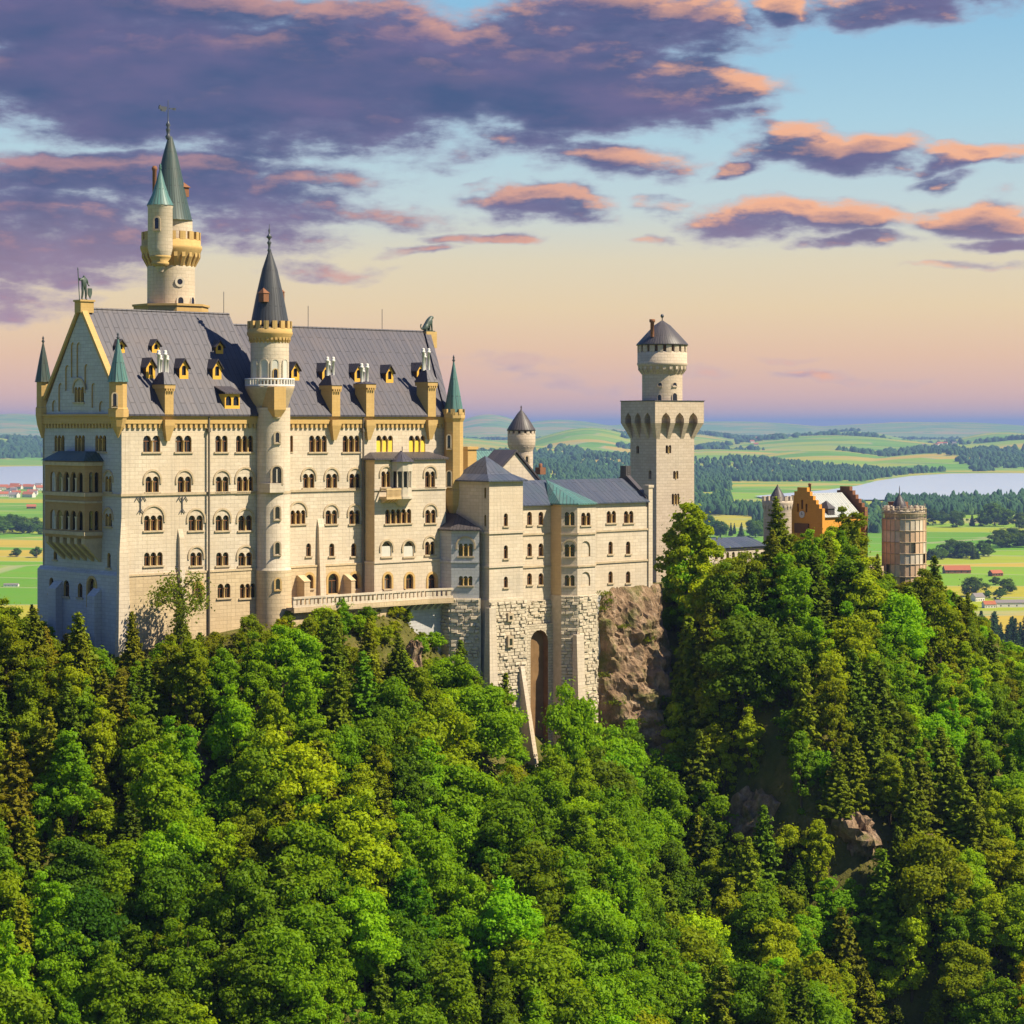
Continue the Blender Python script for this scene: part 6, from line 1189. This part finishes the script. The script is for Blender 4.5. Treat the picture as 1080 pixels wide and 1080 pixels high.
# ------------------------------------------------------------------ woods, trees and houses of the valley
def inpoly(px, py, P): return np.array([inside((a, b), P) for a, b in zip(px, py)])
def pix(X, Y, z): return 540 + FPX * X / Y, HOR - FPX * (z - CAMZ) / Y
n = 130000; Yw = np.exp(RNG.uniform(math.log(3300), math.log(19000), n)); pxw = RNG.uniform(-350, 1450, n); Xw = (pxw - 540) / FPX * Yw; zw = valley(Xw, Yw); pyw = HOR - FPX * (zw - CAMZ) / Yw
den = fbm(Xw / 1000 + 3, Yw / 1500, 51, 4); den2 = fbm(Xw / 380, Yw / 520, 61, 3)
thr = np.where(Yw > 9500, .470, np.where(Yw > 5200, .482, .56)); sc = den * .72 + den2 * .28
okw = (sc > thr)
right_meadow = (pxw > 930) & (pyw > 530); okw &= ~right_meadow
okw &= ~((pxw < 120) & (pyw > 512)); okw |= (pxw < 130) & (pyw > 474) & (pyw < 486) & (den2 > .42)
okw |= (pxw > 905) & (pyw > 527) & (pyw < 546) & (den2 > .47) & (pyw < 543); okw |= (pxw > 480) & (pxw < 815) & (pyw > 474) & (pyw < 502) & (sc > .47)
lakes = inpoly(pxw, pyw, [(x, y) for x, y in LAKE_R]) | inpoly(pxw, pyw, LAKE_L); lk2 = inpoly(pxw, pyw + 2.0, LAKE_R) | inpoly(pxw, pyw + 2, LAKE_L) | inpoly(pxw, pyw - 2.0, LAKE_R); okw &= ~((pxw > 770) & (pxw < 935) & (pyw > 508) & (pyw < 537)); okw &= ~lakes & ~lk2 & (zw > -8)
idx = np.nonzero(okw)[0][:42000]
def woods(idx):
    vs, fs = [], []; K = len(idx); k = 6; X, Y, z = Xw[idx], Yw[idx], zw[idx]; H = RNG.uniform(13, 26, K) * np.clip(Y / 9000, .9, 1.25); R = H * RNG.uniform(.22, .42, K) * np.clip(Y / 6000, 1, 2.2); con = RNG.random(K) < .6
    a = np.arange(k) * 2 * math.pi / k; rings = [(0.05, .75), (.45, 1.0), (.8, .62)]; V_ = np.zeros((K, 3 * k + 1, 3))
    for r_, (hz_, rf) in enumerate(rings):
        rfc = np.where(con, (1.05, .72, .33)[r_], rf); ja = RNG.uniform(.75, 1.25, (K, k)); V_[:, r_ * k:(r_ + 1) * k, 0] = X[:, None] + (R * rfc)[:, None] * ja * np.cos(a); V_[:, r_ * k:(r_ + 1) * k, 1] = Y[:, None] + (R * rfc)[:, None] * ja * np.sin(a); V_[:, r_ * k:(r_ + 1) * k, 2] = (z + H * hz_)[:, None]
    V_[:, -1] = np.stack([X, Y, z + H], 1); T_ = []
    for r_ in range(2):
        for j in range(k): j2 = (j + 1) % k; T_ += [[r_ * k + j, r_ * k + j2, (r_ + 1) * k + j2], [r_ * k + j, (r_ + 1) * k + j2, (r_ + 1) * k + j]]
    for j in range(k): T_.append([2 * k + j, 2 * k + (j + 1) % k, 3 * k])
    T_ = np.array(T_); F = (np.arange(K) * (3 * k + 1))[:, None, None] + T_[None]; F = F.reshape(-1, 3); nf = len(F)
    me = bpy.data.meshes.new('far_woods'); me.vertices.add(K * (3 * k + 1)); me.vertices.foreach_set('co', V_.ravel()); me.loops.add(nf * 3); me.loops.foreach_set('vertex_index', F.ravel()); me.polygons.add(nf); me.polygons.foreach_set('loop_start', np.arange(0, nf * 3, 3)); me.polygons.foreach_set('loop_total', np.full(nf, 3)); me.materials.append(M['wood_leaf']); me.update(calc_edges=True)
    o = bpy.data.objects.new('far_woods', me); COL.objects.link(o); tag(o, kind='stuff')
T, b = mat('wood_leaf', .95, .05); ob = T.n('ShaderNodeNewGeometry').outputs['Position']; n_ = T.noise(ob, .02, 3); T.L(T.ramp(n_, [(.3, (.020, .055, .022)), (.55, (.036, .085, .028)), (.75, (.075, .135, .024))]), b.inputs['Base Color'])
woods(idx)
def ground_px(px, py):
    """first valley point under a photo pixel"""
    Y = CAMZ * FPX / (py - HOR)
    for _ in range(25): X = (px - 540) / FPX * Y; Y = .5 * Y + .5 * (CAMZ - float(valley(X, Y))) * FPX / (py - HOR)
    X = (px - 540) / FPX * Y; return X, Y, float(valley(X, Y))
def far_tree(px, py, hpx, conifer=False, tint=None, label=None, wide=1.):
    X, Y, z = ground_px(px, py); h = hpx / FPX * Y; me = random.choice(SPRUCE) if conifer else random.choice(BUSH); o = tree('valley_spruce' if conifer else 'valley_tree', me, X, Y, z, h, jit(tint or ((.045, .085, .016) if conifer else (.085, .165, .012))), wide); TREES[-1]['far'] = True
    if label: o['label'] = label
    return o
random.seed(4)
for px, py, hp, lab in ((1026, 629, 19, 'largest round tree on the right meadow'), (1050, 617, 8, 'round bush like tree beside the small barn'), (1041, 631, 8, 'low round tree right of the largest meadow tree'), (1061, 626, 14, 'round tree on the right meadow near the white buildings'), (1054, 632, 10, 'low tree among the white buildings'), (17, 587, 8, 'small lone tree on the left field edge'), (38, 588, 11, 'round tree on the left field beside the palace')): far_tree(px, py, hp, label=lab, wide=1.25)
for i in range(13): far_tree(978 + i * 5.2 + random.uniform(-2, 2), 590 - i * .3 + random.uniform(-3, 3), random.uniform(9, 17), random.random() < .2, wide=1.3)
for i in range(9): far_tree(1056 + i * 6.5, 574 + random.uniform(-3, 4), random.uniform(14, 22), random.random() < .4, wide=1.3)
for i in range(11): far_tree(984 + i * 11 + random.uniform(-3, 3), 556 + random.uniform(-3, 2), random.uniform(11, 26), random.random() < .5, wide=1.2)
for i in range(8): far_tree(0 + i * 6 + random.uniform(-2, 2), 562 + random.uniform(-2, 2), random.uniform(9, 17), wide=1.2)
for i in range(26): far_tree(1034 + (i % 9) * 7.5 + random.uniform(-3, 3), 688 + (i // 9) * 9 + random.uniform(-3, 3), random.uniform(30, 52), True, (.035, .075, .022))
for i in range(10): far_tree(745 + i * 6.5 + random.uniform(-3, 3), 562 + random.uniform(-3, 6), random.uniform(9, 18), random.random() < .6)
# houses
plain('house_wall', (.62, .58, .50), .8, var=.1); plain('red_tile', (.36, .11, .045), .8, var=.2); plain('grey_tile', (.20, .17, .16), .8, var=.2)
def house_mesh(L, W, h, rh, roofm, wallm='house_wall'):
    m = MB(); m.box(-L / 2, L / 2, -W / 2, W / 2, -2, h, 0); e = .6; q = [(-L / 2 - e, -W / 2 - e, h - .2), (L / 2 + e, -W / 2 - e, h - .2), (L / 2 + e, 0, h + rh), (-L / 2 - e, 0, h + rh)]; m.face(q, 1); m.face([(-x, -y, z) for x, y, z in q], 1)
    for s_ in (-1, 1): t = [(s_ * L / 2, -W / 2, h), (s_ * L / 2, W / 2, h), (s_ * L / 2, 0, h + rh)]; m.face(t if s_ > 0 else t[::-1], 0)
    for k in range(4): m.box(-L / 2 + L * (k + .5) / 4 - .6, -L / 2 + L * (k + .5) / 4 + .6, -W / 2 - .05, -W / 2 + .1, 1, 2.6, 2)
    return m.mesh('house', [M[wallm], M[roofm], M['glass']])
HM = [house_mesh(16, 10, 5, 4.5, 'red_tile'), house_mesh(22, 12, 6, 5, 'red_tile'), house_mesh(14, 10, 5.5, 4.5, 'grey_tile'), house_mesh(30, 12, 4, 5, 'red_tile', 'door_wood'), house_mesh(34, 14, 5, 2.5, 'grey_tile'), house_mesh(14, 9, 3.5, 3.5, 'red_tile', 'door_wood')]
def house(me, px, py, label, group=None, rz=None, s=1., name='house', cat='house'):
    X, Y, z = ground_px(px, py); o = bpy.data.objects.new(name, me); COL.objects.link(o); o.location = (X, Y, z); o.rotation_euler = (0, 0, random.uniform(-.6, .6) if rz is None else rz); o.scale = (s, s, s); return tag(o, label, cat, group)
for i in range(24): house(random.choice(HM[:3]), -12 + random.uniform(0, 58), 514 + (random.random() ** .7) * 11, 'small red or grey roofed house of the lakeside village left of the palace', 'houses of the left lakeside village', s=1.25)
for i in range(16): house(random.choice(HM[:2]), random.uniform(790, 840), random.uniform(462, 470), 'tiny red roofed house of the distant village on the hills', 'houses of the distant hill village', s=1.5)
for i in range(12): house(random.choice(HM[:3]), random.uniform(970, 1010), random.uniform(470, 477), 'tiny house of the hamlet beyond the lake', 'houses of the hamlet beyond the lake', s=1.4)
house(HM[3], 1009, 604.5, 'long dark barn with red roof on the right meadow', rz=.1, name='barn', cat='barn'); house(HM[5], 1050, 607.5, 'small square barn on the right meadow', rz=.4, name='barn', cat='barn'); house(HM[5], 33, 536.5, 'grey brown barn on the left field', rz=.2, s=1.3, name='barn', cat='barn')
house(HM[4], 1066, 640, 'long white building with flat grey roof at the meadow edge', rz=.1, s=.9); house(HM[2], 1031, 634, 'white house with grey roof below the largest meadow tree', rz=.5, s=.8); house(HM[0], 1043, 641, 'white house with red roof beside the dark conifers', rz=.2, s=.7); house(HM[4], 1100, 636, 'white hall right of the long white building', rz=.3, s=.9); house(HM[4], 12, 618.5, 'low white farm building on the bottom left field', rz=0, s=.45)

# ------------------------------------------------------------------ say which tree is which
def words_tint(t):
    r, g, b = t
    if r > g * .93: return 'brownish'
    if r > g * .76: return 'olive'
    if r > g * .64: return 'yellow green'
    return 'bright green' if g > .27 else ('mid green' if g > .20 else 'deep green')
COLS = [(40, 'the shaded western gable'), (125, 'the gable balcony loggia'), (200, 'the sunlit corner pier'), (265, 'the sunny palace wall'), (330, 'the round stair tower'), (400, 'the terrace parapet'), (460, 'the oriel bay'), (507, 'the low octagonal block'), (560, 'the square tower'), (635, 'the polygonal bay'), (690, 'the brown cliff'), (745, 'the gate tower'), (800, 'the low gallery'), (840, 'the gate turret'), (895, 'the orange gatehouse'), (935, 'the yellow gate front'), (985, 'the scaffolded tower'), (1035, 'the eastern ridge end'), (2000, 'the right meadow')]
ROWS = [(690, 'close under'), (760, 'a little below'), (840, 'partway below'), (920, 'halfway below'), (1000, 'far below'), (5000, 'well below')]
KW = {'spruce': 'spruce', 'broadleaf_tree': 'broad tree', 'slim_tree': 'narrow leafy tree', 'bush': 'bush', 'valley_tree': 'round valley tree', 'valley_spruce': 'valley spruce'}
seen = {}
for t in TREES:
    if t['o'].get('label'): t['o']['group'] = 'trees of the valley floor' if t.get('far') else 'trees on the castle slope'; continue
    if t.get('far'):
        p = t['px']; where = 'behind the low gallery' if 700 < p < 830 else ('in the field row left of the palace' if p < 100 else ('in the dark wood right of the ridge' if t['base'] > 660 else ('in the near hedge row of the right meadow' if t['base'] > 580 else ('in the clump at the right meadow edge' if t['base'] > 565 else 'in the far row beyond the right meadow'))))
        lab = f"{KW[t['kind']]} {where}"
    else:
        mid = (t['top'] * 2 + t['base']) / 3; col = next(n for x, n in COLS if t['px'] < x); row = next(n for y, n in ROWS if mid < y); lab = f"{words_tint(t['tint'])} {KW[t['kind']]} {row} {col}"
    seen.setdefault(lab, []).append(t)
ORD = ['', 'second ', 'third ', 'fourth ', 'fifth ', 'sixth ', 'seventh ', 'eighth ', 'ninth ', 'tenth ']
for lab, ts in seen.items():
    g = 'trees of the valley floor' if ts[0].get('far') else 'trees on the castle slope'
    if len(ts) == 1: ts[0]['o']['label'] = lab
    elif len(ts) == 2:
        a, c = sorted(ts, key=lambda t: t['h']); 
        if c['h'] > a['h'] * 1.12: a['o']['label'] = 'shorter ' + lab; c['o']['label'] = 'taller ' + lab
        else:
            a, c = sorted(ts, key=lambda t: t['px']); a['o']['label'] = lab + ', left of the pair'; c['o']['label'] = lab + ', right of the pair'
    else:
        ts.sort(key=lambda t: t['px'])
        for i, t in enumerate(ts): t['o']['label'] = (lab + ', leftmost of several') if i == 0 else ((lab + ', rightmost of several') if i == len(ts) - 1 else (ORD[i] if i < 10 else f'{i + 1}th ') + 'from left ' + lab)
    for t in ts: t['o']['group'] = g
